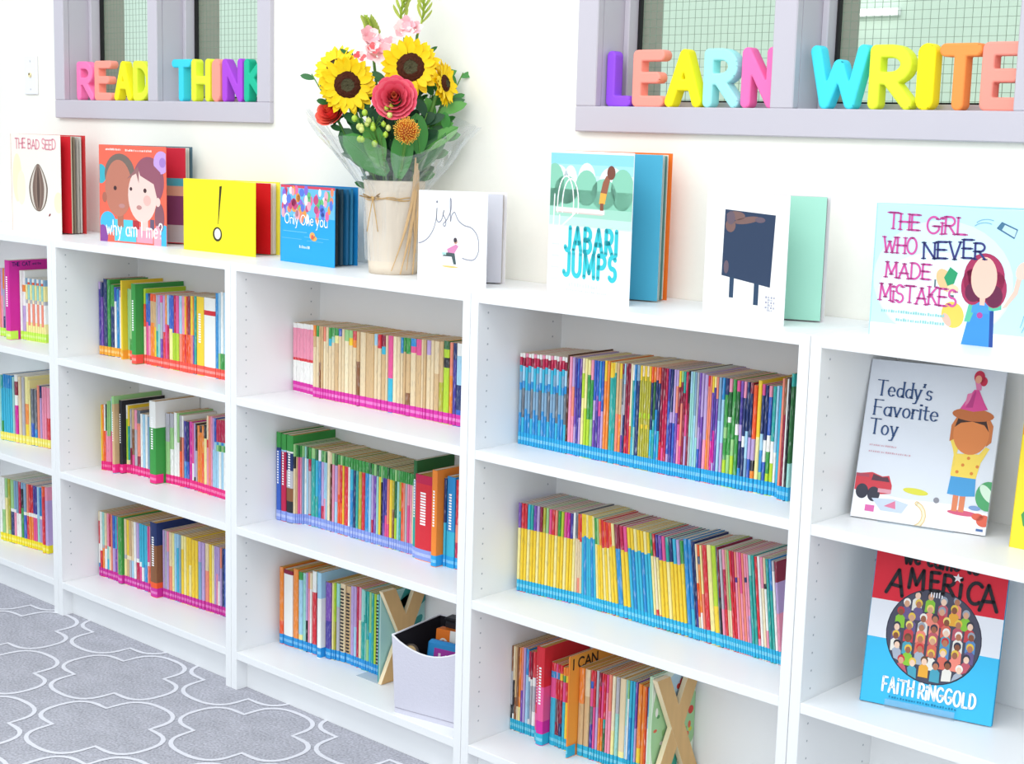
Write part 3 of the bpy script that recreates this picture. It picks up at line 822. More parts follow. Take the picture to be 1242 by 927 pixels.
    'C3': '''
0.8372 14.1 0.120 0.199 0 p ro:.3 o
0.8513 35.2 0.122 0.195 0 h r:.06 o:.12 w:.95 mr
0.8864 19.4 0.124 0.204 0 p o
0.9058 15.4 0.125 0.200 0 p ly:.2 lb:.9 g
0.9212 12.4 0.126 0.200 0 p lt
0.9335 6.6 0.126 0.203 0 p k:.4 lv
0.9402 7.1 0.127 0.205 0 p pk:.8 sa
0.9473 7.1 0.127 0.205 0 p w:.8 cr
0.9544 16.9 0.128 0.212 0 p r:.75 w
0.9713 11.2 0.129 0.214 0 p nv:.85 te
0.9825 15.9 0.120 0.216 0 h w:.7 lb
0.9984 21.4 0.133 0.193 0 p iv:.5 pu
1.0198 6.6 0.136 0.194 0 p ly
1.0264 5.7 0.137 0.196 0 p ol:.5 lm
1.0321 12.2 0.139 0.196 0 p gy:.7 lt
1.0443 18.3 0.141 0.198 0 s be
1.0626 17.5 0.144 0.195 0 s tan
1.0801 11.6 0.143 0.199 0 p lv
1.0917 10.0 0.143 0.200 0 p lb:.5 lv
1.1017 7.5 0.143 0.202 0 p cm
1.1092 9.9 0.143 0.202 0 p cr:.6 pk
1.1191 10.9 0.142 0.200 0 p te:.6 lt
1.1300 4.0 0.142 0.198 0 p te:.7 lt
1.1340 4.0 0.142 0.198 0 p lt:.6 te
1.1381 9.2 0.142 0.199 0 p lg:.4 te
1.1473 9.2 0.142 0.199 0 p cy:.5 lg
1.1564 9.4 0.141 0.199 0 p te
1.1658 8.8 0.141 0.199 0 p lm
1.1747 10.4 0.141 0.199 0 s gy:.6 lt
1.1850 8.8 0.141 0.200 0 p be
1.1938 6.7 0.140 0.200 0 p ly:.7 sa
1.2005 13.7 0.140 0.200 0 s lt:.6 lb''',
    'D1': '''
1.6311 8.1 0.118 0.193 0 p bl:.35 sb:.6 bl:.68 sb:.8 cy:.87 cm:.96 w
1.6392 8.0 0.118 0.194 0 p cy:.3 dg:.62 bl:.7 lb:.86 mr:.95 w
1.6472 8.0 0.118 0.194 0 p bl:.4 sb:.6 cy:.85 cm:.96 pk
1.6552 8.0 0.118 0.194 0 p bl:.35 sb:.6 bl:.68 sb:.8 cy:.87 cm:.96 w
1.6632 8.0 0.118 0.195 0 p cy:.3 dg:.62 bl:.7 lb:.86 mr:.95 w
1.6711 7.9 0.117 0.195 0 p bl:.4 sb:.6 cy:.85 cm:.96 pk
1.6790 7.9 0.117 0.195 0 p bl:.35 sb:.6 bl:.68 sb:.8 cy:.87 cm:.96 w
1.6869 7.9 0.117 0.196 0 p cy:.3 dg:.62 bl:.7 lb:.86 mr:.95 w
1.6948 7.8 0.117 0.196 0 p bl:.4 sb:.6 cy:.85 cm:.96 pk
1.7027 7.8 0.117 0.197 0 p bl:.35 sb:.6 bl:.68 sb:.8 cy:.87 cm:.96 w
1.7105 7.8 0.117 0.197 0 p cy:.3 dg:.62 bl:.7 lb:.86 mr:.95 w
1.7183 7.8 0.117 0.197 0 p bl:.4 sb:.6 cy:.85 cm:.96 pk
1.7260 7.7 0.117 0.198 0 p bl:.35 sb:.6 bl:.68 sb:.8 cy:.87 cm:.96 w
1.7338 7.7 0.117 0.198 0 p cy:.3 dg:.62 bl:.7 lb:.86 mr:.95 w
1.7415 7.7 0.116 0.198 0 p bl:.4 sb:.6 cy:.85 cm:.96 pk
1.7492 7.7 0.116 0.199 0 p bl:.35 sb:.6 bl:.68 sb:.8 cy:.87 cm:.96 w
1.7569 7.6 0.116 0.199 0 p cy:.3 dg:.62 bl:.7 lb:.86 mr:.95 w
1.7645 4.5 0.116 0.205 0 p db
1.7690 8.7 0.116 0.202 0 p pk
1.7777 7.4 0.116 0.202 0 p pk:.4 sa:.7 lv
1.7851 6.2 0.116 0.200 0 p lv:.3 pu:.6 iv
1.7913 6.1 0.116 0.201 0 p iv:.7 rb
1.7974 6.1 0.116 0.201 0 p lv:.4 iv:.8 pu
1.8036 7.3 0.116 0.203 0 p ly:.6 lm:.85 cr
1.8109 7.3 0.116 0.203 0 p lm:.5 ly
1.8182 8.2 0.116 0.201 0 p lm:.4 g:.85 ly
1.8264 8.2 0.116 0.202 0 p lg:.4 g:.8 pk
1.8346 6.8 0.116 0.202 0 p pu:.4 lv:.6 rb
1.8414 6.8 0.116 0.202 0 p iv:.5 pu:.65 rb
1.8481 6.7 0.116 0.202 0 p pu:.45 hp:.6 bl
1.8549 6.7 0.116 0.203 0 p lv:.5 rb
1.8616 7.2 0.116 0.205 0 p o:.8 y
1.8688 7.1 0.116 0.205 0 p o
1.8759 9.9 0.116 0.203 0 p te:.85 y
1.8858 3.1 0.116 0.204 0 p cy:.3 te:.86 y
1.8890 3.1 0.116 0.204 0 p te:.9 ly
1.8921 7.9 0.116 0.204 0 p sa:.5 tan
1.9000 7.5 0.116 0.204 0 p o:.5 tan:.85 y
1.9075 4.5 0.116 0.204 0 p pu:.3 gy:.6 dg:.9 mr
1.9119 4.5 0.116 0.205 0 p nv:.5 gy:.8 lb
1.9164 6.0 0.116 0.206 0 p r:.3 mr
1.9224 5.9 0.116 0.206 0 p cm:.6 mr
1.9283 5.2 0.116 0.207 0 p o:.4 cr
1.9335 4.4 0.116 0.205 0 p cy:.3 te:.85 w
1.9379 4.4 0.116 0.206 0 p lt:.4 bl
1.9423 9.2 0.116 0.206 0 p nv:.85 sb
1.9515 5.5 0.116 0.206 0 p ol:.5 lm:.55 ol:.86 y
1.9570 5.5 0.116 0.206 0 p ol:.4 y:.44 ol:.9 cr
1.9625 5.5 0.116 0.206 0 p ol:.5 lm:.55 ol:.86 y
1.9680 5.5 0.116 0.207 0 p ol:.4 y:.44 ol:.9 cr
1.9734 5.4 0.116 0.207 0 p ol:.5 lm:.55 ol:.86 y
1.9789 5.9 0.116 0.207 0 p sb:.15 cy:.4 nv:.85 ro
1.9847 5.9 0.116 0.207 0 p te:.5 fg:.86 o
1.9906 5.8 0.116 0.207 0 p bl:.6 nv:.88 sa
1.9965 5.8 0.116 0.208 0 p sb:.15 cy:.4 nv:.85 ro
2.0023 6.0 0.116 0.208 0 p r:.3 mr
2.0083 5.9 0.116 0.208 0 p hp:.25 cm:.7 mr
2.0141 5.8 0.116 0.208 0 p cm
2.0199 6.1 0.116 0.208 0 p lv:.2 rb:.7 iv
2.0260 6.1 0.116 0.208 0 p iv:.5 lv:.6 nv
2.0321 6.1 0.117 0.208 0 p rb:.5 lv
2.0382 6.1 0.117 0.208 0 p pu:.6 sa:.85 lv
2.0443 5.6 0.117 0.207 0 p pk:.35 hp:.5 mr:.85 y
2.0499 5.6 0.117 0.207 0 p hp:.3 sa:.7 mr:.9 lg
2.0554 5.6 0.117 0.207 0 p mr:.8 te
2.0610 5.6 0.117 0.207 0 p lv:.4 hp:.6 cm
2.0666 4.1 0.118 0.210 0 p mr:.7 k
2.0707 5.1 0.118 0.209 0 p gy:.4 lt:.8 lb
2.0758 5.1 0.118 0.209 0 p lt
2.0809 5.1 0.118 0.209 0 p lb:.6 sb
2.0860 5.1 0.118 0.209 0 p lt:.4 gy
2.0911 5.6 0.118 0.209 0 p rb:.3 lv:.5 pu
2.0966 5.6 0.118 0.209 0 p pu:.6 lv
2.1022 8.9 0.119 0.207 0 p pk:.4 lv
2.1111 4.7 0.119 0.206 0 p o:.5 sa:.9 r
2.1157 4.6 0.119 0.206 0 p sa
2.1204 4.9 0.119 0.206 0 p mg:.4 pu:.85 y
2.1253 4.9 0.119 0.206 0 p lv:.2 mg:.5 iv:.9 ly
2.1302 4.9 0.119 0.206 0 p pu:.8 sa
2.1351 6.8 0.119 0.206 0 p lb:.6 sb
2.1420 6.8 0.120 0.206 0 p lv:.4 lb:.8 bl
2.1488 8.5 0.120 0.206 0 p lm:.25 g:.45 lg:.55 g:.85 nv
2.1572 8.4 0.120 0.206 0 p lg:.3 g:.6 w:.65 fg:.88 pk
2.1657 8.4 0.120 0.206 0 p lm:.3 lg:.45 g
2.1741 8.4 0.120 0.205 0 p g:.5 w:.6 fg:.9 hp
2.1825 7.1 0.121 0.205 0 p bl:.2 nv:.45 lv:.6 iv:.85 pu
2.1895 7.1 0.121 0.205 0 p nv:.4 w:.5 nv:.85 pk
2.1966 7.0 0.121 0.205 0 p sb:.3 lb:.55 nv
2.2037 7.0 0.121 0.205 0 p rb:.3 lv:.5 nv:.9 mr
2.2107 8.9 0.121 0.201 0 p o:.2 k:.3 lv:.5 ro
2.2196 9.2 0.122 0.211 0 p ly:.5 y
2.2288 7.4 0.122 0.205 0 p lg:.2 bl:.4 lb:.55 nv:.9 hp
2.2361 7.3 0.122 0.204 0 p rb:.3 w:.5 nv
2.2435 8.1 0.122 0.204 0 p lm:.2 g:.4 w:.55 rb:.9 pk
2.2516 8.1 0.123 0.204 0 p lm:.3 w:.5 te
2.2596 6.2 0.123 0.206 0 p w:.4 lb
2.2659 6.4 0.123 0.206 0 p cy
2.2723 6.7 0.122 0.207 0 p lb:.7 cy
2.2790 6.2 0.110 0.223 0 p sa
2.2852 5.2 0.109 0.226 0 p sa:.1 mr:.7 br
2.2904 3.8 0.109 0.224 0 p w
2.2942 4.5 0.108 0.227 0 p k
2.2986 7.2 0.108 0.235 0 p lt:.3 fg:.9 te''',
    'D2': '''
1.6259 8.3 0.121 0.193 0 p pu:.02 ly:.72 pu
1.6342 8.3 0.122 0.193 0 p r:.02 y:.72 r
1.6425 8.2 0.123 0.193 0 p r:.02 y:.72 r
1.6507 8.2 0.124 0.193 0 p cy:.02 ly:.72 cy
1.6589 8.2 0.125 0.193 0 p te:.02 y:.72 te
1.6671 8.2 0.126 0.193 0 p pu:.02 y:.72 pu
1.6753 8.1 0.127 0.193 0 p lv:.02 ly:.72 lv
1.6834 8.1 0.128 0.193 0 p mr:.02 y:.72 mr
1.6915 8.1 0.129 0.193 0 p ol:.02 y:.72 ol
1.6996 8.1 0.130 0.193 0 p lg:.02 ly:.72 lg
1.7076 8.0 0.131 0.192 0 p hp:.02 y:.72 hp
1.7157 8.0 0.131 0.192 0 p r:.02 y:.72 r
1.7237 8.0 0.132 0.192 0 p sa:.02 ly:.72 sa
1.7317 8.0 0.133 0.192 0 p g:.02 y:.72 g
1.7396 7.9 0.134 0.192 0 p lm:.02 y:.72 lm
1.7476 7.9 0.135 0.192 0 p hp:.02 ly:.72 hp
1.7555 7.9 0.136 0.192 0 p mg:.02 y:.72 mg
1.7634 7.9 0.137 0.192 0 p iv:.02 y:.72 iv
1.7712 7.1 0.138 0.195 0.1 p ly:.72 w
1.7784 7.8 0.139 0.196 0.6 p be:.72 dg
1.7862 6.4 0.140 0.194 1.1 p sa:.3 be:.72 ro
1.7926 6.9 0.140 0.194 1.5 p be:.7 r
1.7994 7.3 0.140 0.196 1.9 p bl:.1 cy:.75 y
1.8068 7.3 0.140 0.196 2.4 p bl:.77 y
1.8141 7.3 0.140 0.196 2.8 p cy:.76 ly
1.8213 7.3 0.140 0.196 3.2 p bl:.1 cy:.75 y
1.8286 7.2 0.140 0.196 3.7 p bl:.77 y
1.8358 7.2 0.140 0.196 4.1 p cy:.76 ly
1.8430 6.9 0.140 0.194 4.4 p g:.02 ly:.72 g
1.8499 6.9 0.140 0.194 4.7 p g:.02 y:.72 lg
1.8568 6.9 0.140 0.194 5 p ro:.02 y:.72 o
1.8637 6.8 0.141 0.193 5.3 p r:.02 ly:.7 r
1.8705 7.0 0.141 0.191 5.7 p y:.72 ro
1.8775 7.0 0.141 0.191 6 p ly:.72 r
1.8845 9.0 0.141 0.191 6.4 p r:.02 y:.74 ro
1.8935 8.9 0.141 0.191 6.8 p y:.76 ly
1.9024 13.3 0.141 0.191 7 p sb:.1 bl:.74 mr
1.9157 9.9 0.141 0.191 7 p cm:.02 y:.74 cm
1.9256 9.8 0.141 0.191 7 p y:.73 hp
1.9354 8.4 0.141 0.191 7 p cy:.78 y
1.9438 8.4 0.141 0.191 7 p bl:.77 y
1.9522 8.3 0.141 0.191 7 p cy:.76 ly
1.9605 8.3 0.141 0.191 7 p cy:.78 y
1.9689 8.3 0.141 0.191 7 p bl:.77 y
1.9771 8.3 0.141 0.191 7 p cy:.76 ly
1.9854 8.2 0.141 0.191 7 p cy:.78 y
1.9936 6.4 0.141 0.191 7 p ly:.76 g
2.0000 6.4 0.141 0.191 7 p r:.2 cr:.76 r
2.0064 6.3 0.142 0.190 7 p sa:.15 ly:.76 iv
2.0127 9.0 0.142 0.190 7 p mr:.02 y:.74 pu
2.0217 9.0 0.142 0.190 7 p g:.02 y:.74 hp
2.0307 9.0 0.142 0.190 7 p te:.02 ly:.74 te
2.0397 8.9 0.142 0.190 7 p nv:.02 y:.75 nv
2.0486 8.9 0.142 0.190 7 p y:.74 cy
2.0575 8.9 0.142 0.190 7 p iv:.02 y:.74 lv
2.0664 8.9 0.142 0.190 7 p y:.76 g
2.0753 10.2 0.142 0.196 7 p bl
2.0855 10.2 0.142 0.196 7 p cy:.3 bl
2.0956 4.3 0.141 0.195 7 p nv
2.0999 4.3 0.141 0.195 7 p iv:.4 nv
2.1042 5.5 0.141 0.191 7 p be:.25 ro:.6 cr
2.1097 5.4 0.141 0.191 7 p w:.3 o:.8 nv:.88 ro
2.1151 5.4 0.141 0.191 7 p sa:.5 ly
2.1205 10.6 0.141 0.193 7 p r
2.1311 11.3 0.141 0.195 7 p ly
2.1424 12.0 0.140 0.196 7 p y:.4 lm
2.1544 3.2 0.140 0.196 7 p dg
2.1576 3.2 0.140 0.196 7 p k:.5 mr
2.1608 7.2 0.140 0.192 7 p pk:.4 gy
2.1680 7.2 0.140 0.194 7 p r:.4 cm:.8 pk
2.1752 5.0 0.140 0.195 7 p be:.4 tan
2.1801 4.9 0.140 0.195 7 p cr:.4 lg
2.1851 5.9 0.139 0.195 7 p r
2.1910 5.9 0.139 0.195 7 p r:.6 cm
2.1969 5.4 0.139 0.195 7 p pk:.7 iv:.75 sa
2.2023 5.4 0.139 0.196 7 p sa:.75 pk
2.2077 5.4 0.139 0.196 7 p pk:.6 hp
2.2131 5.4 0.139 0.196 7 p sa
2.2185 5.4 0.139 0.196 7 p pk:.72 nv:.77 pk
2.2239 5.4 0.139 0.196 7 p lv:.4 pk
2.2293 7.1 0.138 0.196 7 p te:.8 lt
2.2364 7.1 0.138 0.197 7 p te
2.2435 6.5 0.138 0.196 7 p pk:.2 r
2.2500 6.4 0.138 0.198 7 p w
2.2564 6.4 0.138 0.198 7 p cr:.7 pk
2.2628 6.3 0.138 0.198 7 p pk:.3 w:.7 k:.75 be
2.2691 6.6 0.137 0.197 7 p te
2.2758 6.6 0.137 0.198 7 p te:.7 bl
2.2824 6.4 0.137 0.196 7 p w:.9 gy
2.2888 6.0 0.137 0.196 7 p pk:.5 lv:.8 mr''',
    'D3': '''
1.6205 5.3 0.129 0.190 0 p k:.3 gy:.7 br
1.6258 5.3 0.129 0.190 0 p w:.2 k:.6 cr
1.6311 6.4 0.129 0.191 0 p br:.4 tan
1.6375 6.3 0.129 0.191 0 p be:.3 br
1.6438 6.3 0.129 0.191 0 p ly:.3 o
1.6501 6.3 0.129 0.194 0 p pu:.5 sa
1.6564 6.3 0.129 0.194 0 p lv
1.6627 9.2 0.130 0.193 0 p lb:.7 bl
1.6719 5.4 0.130 0.189 0 p w:.2 sb:.65 w:.7 cm
1.6773 5.4 0.130 0.189 0 p gy:.6 w:.68 mr
1.6827 11.2 0.130 0.192 0 p w:.3 gy:.6 w:.7 r
1.6939 5.2 0.130 0.192 0 p pk:.4 pu:.7 r
1.6991 5.2 0.130 0.192 0 p pu:.65 r
1.7043 13.5 0.118 0.211 0 h hp:.3 r
1.7177 21.4 0.107 0.217 0 h mg:.25 hp:.6 r
1.7391 16.2 0.128 0.183 0 p cy:.58 hp:.82 bl:.9 r
1.7553 5.3 0.128 0.183 0 p mr:.3 dg:.58 r:.82 lv:.9 hp
1.7606 5.3 0.128 0.183 0 p mr:.58 r:.82 bl:.9 r
1.7659 9.7 0.127 0.183 0 p nv:.3 mr:.58 r:.82 y:.9 r
1.7756 9.2 0.127 0.181 0 p cy:.58 hp:.82 g:.9 o
1.7848 7.9 0.126 0.183 0 p y:.58 r:.82 y:.9 o
1.7928 7.9 0.126 0.183 0 p ly:.56 r:.84 lm:.9 r
1.8007 8.3 0.126 0.195 0 p lm:.4 y
1.8090 8.3 0.115 0.215 0 p lm:.3 y
1.8173 4.8 0.097 0.221 0 I o
1.8221 15.6 0.126 0.193 0 p tan:.6 o
1.8377 15.5 0.127 0.193 0 p tan:.7 be
1.8532 9.4 0.128 0.194 0 p iv:.4 dg:.6 hp:.8 rb:.88 r
1.8626 6.0 0.128 0.194 0 p hp:.6 r
1.8686 8.0 0.129 0.197 0 p lv:.6 gy
1.8766 6.6 0.129 0.194 0 p o:.5 cm:.8 r:.85 mr
1.8832 6.6 0.130 0.194 0 p o:.3 ro:.5 hp:.9 r
1.8898 5.8 0.130 0.194 0 p fg:.4 te:.5 r
1.8956 5.8 0.131 0.194 0 p pk:.8 hp
1.9014 8.2 0.131 0.196 0 p pk:.6 sa
1.9096 9.8 0.132 0.195 0 p ly:.4 cr
1.9194 9.8 0.133 0.195 0 p lt:.6 gy
1.9292 16.9 0.134 0.195 0 h ly:.2 be
1.9460 4.5 0.135 0.195 0 p lb:.5 lt
1.9505 4.5 0.135 0.195 0 p w:.8 lg
1.9550 7.7 0.135 0.196 0 p bl:.6 cy
1.9628 7.7 0.136 0.196 0 p cy
1.9704 5.4 0.136 0.196 0 p lv:.5 pu
1.9759 11.1 0.137 0.194 0 p y:.3 o
1.9870 8.9 0.138 0.192 0 p o
1.9959 4.4 0.138 0.192 0 p ro
2.0003 9.1 0.139 0.192 0 p w:.55 lb:.68 bl
2.0095 9.1 0.140 0.192 0 p pk:.2 w:.7 bl
2.0186 6.3 0.140 0.196 0 p w:.4 lb''',
}
PAL = {'w': 'f4f4f0', 'cr': 'f3e3c0', 'tan': 'd6b486', 'be': 'e8d2ac', 'br': '8a5a3a', 'db': '5a3320', 'k': '2a2a30', 'gy': 'b8b8c0', 'dg': '6c727c', 'r': 'd92f3c', 'cm': 'c2224e', 'mr': '8e2440', 'pk': 'f29ab5', 'hp': 'e85a98', 'mg': 'd42a9c', 'sa': 'f2907a', 'o': 'f08a34', 'ro': 'ee5a2c', 'y': 'f6d23c', 'ly': 'f5e9a0', 'lm': 'b8d838', 'ol': 'b5b03a', 'g': '3f9a48', 'lg': '9fd08a', 'fg': '2f6b3c', 'te': '2fa8a0', 'lt': '9fd8d0', 'cy': '3fb8d8', 'bl': '2f8fd0', 'lb': 'a8d4ec', 'rb': '3a62c0', 'nv': '27386e', 'pu': '7a4fb0', 'lv': 'bfa6d8', 'iv': '4a3f9a', 'sb': '86aac6'}

# ---------------------------------------------------------------- books standing in the shelves
LABEL_BASE = dict(A1='c8ee58', A2='f6ea70', A3='f5e22c', B1a='f7ae3a', B1='f0584c', B2='ec2f86', B3='cf2f9e', C1='d834a6', C2='8ea2e6', C2b='2fa4e4', C3='2b97dc', D1='2fa9de', D2='35b6e0', D3='2fb0d2')
def label_mat(h):
    v = [int(h[i:i + 2], 16) for i in (0, 2, 4)]
    return spine_mat('%02x%02x%02x' % tuple(int(c + (255 - c) * .32) for c in v), 'ffffff')
CNAME = dict(w='white', cr='cream', tan='tan', be='beige', br='brown', db='dark brown', k='black', gy='grey', dg='dark grey', r='red', cm='crimson', mr='maroon', pk='pink', hp='hot pink', mg='magenta', sa='salmon', o='orange', ro='red-orange', y='yellow', ly='pale yellow', lm='lime', ol='olive', g='green', lg='light green', fg='dark green', te='teal', lt='pale teal', cy='cyan', bl='blue', lb='light blue', rb='royal blue', nv='navy', pu='purple', lv='lavender', iv='indigo', sb='grey-blue')
TENS = ['', '', 'twent', 'thirt', 'fort', 'fift', 'sixt', 'sevent', 'eight', 'ninet']
ONES = ['', 'first', 'second', 'third', 'fourth', 'fifth', 'sixth', 'seventh', 'eighth', 'ninth', 'tenth', 'eleventh', 'twelfth', 'thirteenth', 'fourteenth', 'fifteenth', 'sixteenth', 'seventeenth', 'eighteenth', 'nineteenth']
def ordinal(n):
    if n >= 100: return 'hundredth' if n == 100 else 'hundred-and-' + ordinal(n - 100)
    if n < 20: return ONES[n]
    return TENS[n // 10] + ('ieth' if n % 10 == 0 else 'y-' + ONES[n % 10])
ROWINFO = dict(
    A1=('paperback_book', 'paperback', 'top shelf at the picture edge', zA), A2=('paperback_book', 'paperback', 'second shelf at the picture edge', zB), A3=('chapter_book', 'paperback', 'bottom shelf at the picture edge', zC),
    B1=('paperback_book', 'paperback', 'top shelf under the yellow book', zA), B2=('paperback_book', 'paperback', 'second shelf under yellow book', zB), B3=('chapter_book', 'chapter book', 'bottom shelf under the yellow book', zC),
    C1=('chapter_book', 'chapter book', 'top shelf under the bouquet', zA), C2=('chapter_book', 'chapter book', 'second shelf under the bouquet', zB), C3=('paperback_book', 'book', 'bottom shelf beside fabric bin', zC),
    D1=('thin_reader', 'thin reader', 'top row under the diving-board book', zA), D2=('thin_reader', 'thin reader', 'leaning second-shelf row', zB), D3=('paperback_book', 'book', 'bottom row by big cross bookend', zC))
GROUPS = dict(A='books in the bookcase at the picture edge', B='books in the bookcase under the yellow book', C='books in the bookcase under the bouquet', D='books in the bookcase with the long reader rows')
def shelf_book(row, idx, n, x, t, y, h, lean, kind, cols, z):
    nm, kw, where, _ = ROWINFO[row]
    segs = []
    for c in cols.split():
        a, _, f = c.partition(':'); segs.append((a, float(f) if f else 1.0))
    main = max(range(len(segs)), key=lambda i: segs[i][1] - (segs[i - 1][1] if i else 0)); top = segs[-1][0]
    look = CNAME[segs[main][0]] + ' '
    if kind == 'h': nm, kw = 'hardcover_book', 'hardback'
    if kind == 's': nm, kw = 'spiral_bound_book', 'spiral book'
    if kind == 'I': nm, kw = 'picture_book', 'tall picture book'
    tl = f' with {CNAME[top]} top' if top != segs[main][0] else ''
    lab = f'{look}{kw}{tl}, {ordinal(idx + 1)} from left, {where}'
    root = thing(nm, lab, 'book', (x, y, z), (0, 0, 0), GROUPS[row[0]] )
    if lean: root.rotation_euler = (0, -R(lean), 0)
    d = .2575 - y
    g = min(.0009, t * .12); a, b = g, max(t - g, g + .0012)
    tt = b - a; c = .0003 if kind in 'p' else .0016
    c = min(c, tt * .28); bul = min(.0022, tt * .32)
    # cover: outer and inner U, extruded through the colour bands of the spine
    outer = [(a, d), (a, bul), (a + tt * .12, bul * .35), (a + tt * .35, 0), (b - tt * .35, 0), (b - tt * .12, bul * .35), (b, bul), (b, d)]
    inner = [(a + c, d), (a + c, bul + c * .6), (a + tt * .5, bul * .4 + c), (b - c, bul + c * .6), (b - c, d)]
    mb = MB(); zl = [0] + [h * f for _, f in segs]; inkc = {True: 'ffffff', False: '3a3a44'}
    def lum(q): v = PAL[q]; return sum(int(v[i:i + 2], 16) for i in (0, 2, 4)) / 3
    mats = [ink(PAL[q]) if kind in 'hI' else spine_mat(PAL[q], 'ffffff' if lum(q) < 150 else '54505c') for q, _ in segs]
    for k in range(len(segs)):
        z0, z1 = zl[k], zl[k + 1]
        if z1 - z0 < 1e-5: continue
        for i in range(len(outer) - 1):
            p, q = outer[i], outer[i + 1]
            mb.add([(p[0], p[1], z0), (q[0], q[1], z0), (q[0], q[1], z1), (p[0], p[1], z1)], [(0, 1, 2, 3)], mats[k] if 0 < i < len(outer) - 2 else ink(PAL[segs[k][0]]))
    for i in range(len(inner) - 1):
        p, q = inner[i], inner[i + 1]; mb.add([(p[0], p[1], 0), (q[0], q[1], 0), (q[0], q[1], h), (p[0], p[1], h)], [(3, 2, 1, 0)], PAGEC)
    for zz, mt in ((0, mats[0]), (h, mats[-1])):   # rims
        rim = [(p[0], p[1], zz) for p in outer] + [(p[0], p[1], zz) for p in inner[::-1]]
        no, ni = len(outer), len(inner)
        f = [(0, 1, no + ni - 2, no + ni - 1), (1, 2, 3, no + ni - 3, no + ni - 2), (3, 4, no + 2), (4, 5, 6, no + 1, no + 2), (6, 7, no, no + 1)]
        mb.add(rim, f if zz else [q[::-1] for q in f], ink(PAL[segs[-1 if zz else 0][0]]))
    if kind == 's':                                # wire binding loops down the spine
        zz = .03
        while zz < h - .012:
            mb.box((a + tt * .2, -.0022, zz), (b - tt * .2, .001, zz + .0032), ink('2a2a30')); zz += .0085
    cov = mb.build('cover', root)
    if kind == 'h' and t > .011 and lum(segs[main][0]) < 185:                   # a block of small print and a picture patch on the wider spines
        rr = random.Random(idx * 7 + len(row)); q = MB(); c_ = 'ffffff' if lum(segs[main][0]) < 190 else '4a4a58'
        zz = h * .42
        while zz < h * .80: q.box((a + tt * .34, -.0002, zz), (b - tt * .34, .0, zz + .004), ink(c_)); zz += .0065
        q.build('spine_lettering', cov)
    p = MB(); dn = .0008 if kind == 'p' else .003
    p.box((a + c + .0002, bul * .4 + c + .0006, dn), (b - c - .0002, d - (.0006 if kind == 'p' else .004), h - dn), PAGE_W if row == 'D2' else PAGE_T if row[0] in 'BCD' and kind != 'I' else PAGEC)
    p.build('page_block', root)
    key = row
    if row == 'B1' and x < .155: key = 'B1a'
    if row == 'C2' and x > 1.32: key = 'C2b'
    lm_ = label_mat(LABEL_BASE[key]); p = MB(); e = .0002
    o2 = [(outer[0][0] - e, .026)] + [(q[0] + (-e if q[0] <= a else e if q[0] >= b else 0), q[1] - e) for q in outer[1:-1]] + [(b + e, .026)]
    for i in range(len(o2) - 1):
        q, r_ = o2[i], o2[i + 1]
        for z0, z1, mt in ((.0015, .0100, ink(LABEL_BASE[key])), (.0100, .0170, lm_ if 0 < i < len(o2) - 2 else ink(LABEL_BASE[key])), (.0170, .0262, ink(LABEL_BASE[key]))):
            p.add([(q[0], q[1], z0), (r_[0], r_[1], z0), (r_[0], r_[1], z1), (q[0], q[1], z1)], [(0, 1, 2, 3)], mt)
    p.build('spine_label', root)
    return root, d, b
LAST = {}
for row, txt in ROWS.items():
    L_ = [q.split(' ', 6) for q in txt.strip().split('\n')]
    for i, q in enumerate(L_):
        x, t, y, h, ln = float(q[0]), float(q[1]) / 1000, float(q[2]), float(q[3]), float(q[4])
        if row == 'D2': x = max(x + .0105 * max(0, 1 - i / 30), 1.6226)
        if row == 'D3': x = 1.6228 + (x - 1.6205) * .956; t *= .956
        LAST[(row, i)] = shelf_book(row, i, len(L_), x, t, y, h, ln, q[5], q[6], ROWINFO[row][3]) + (h, q[5])
# printing on right-hand covers that rise above their neighbours
for (row, i), (root, d, b, h, k) in list(LAST.items()):
    if k == 'I':
        A_ = Art(d, h, 'right', b); A_.put(rect(0.002, .03, d - .001, h - .001), 'f0a040'); s_, w_ = letters('I CAN', .021, .2, 1.25); A_.put(pen(xf(s_, .012, h - .030), .0042), '2a2020'); A_.done('cover_art', root)
    if row == 'A1' and k == 'h':
        A_ = Art(d, h, 'right', b); s_, w_ = letters('The', .011, .16) if 0 else letters('THE', .011, .2); A_.put(pen(xf(s_, .012, h - .017), .0022), '32206e'); s_, w_ = letters('CAT', .011, .2); A_.put(pen(xf(s_, .045, h - .017), .0022), '32206e'); s_, w_ = letters('and the', .007, .2); A_.put(pen(xf(s_, .078, h - .015), .0012), '32206e'); A_.done('cover_art', root)

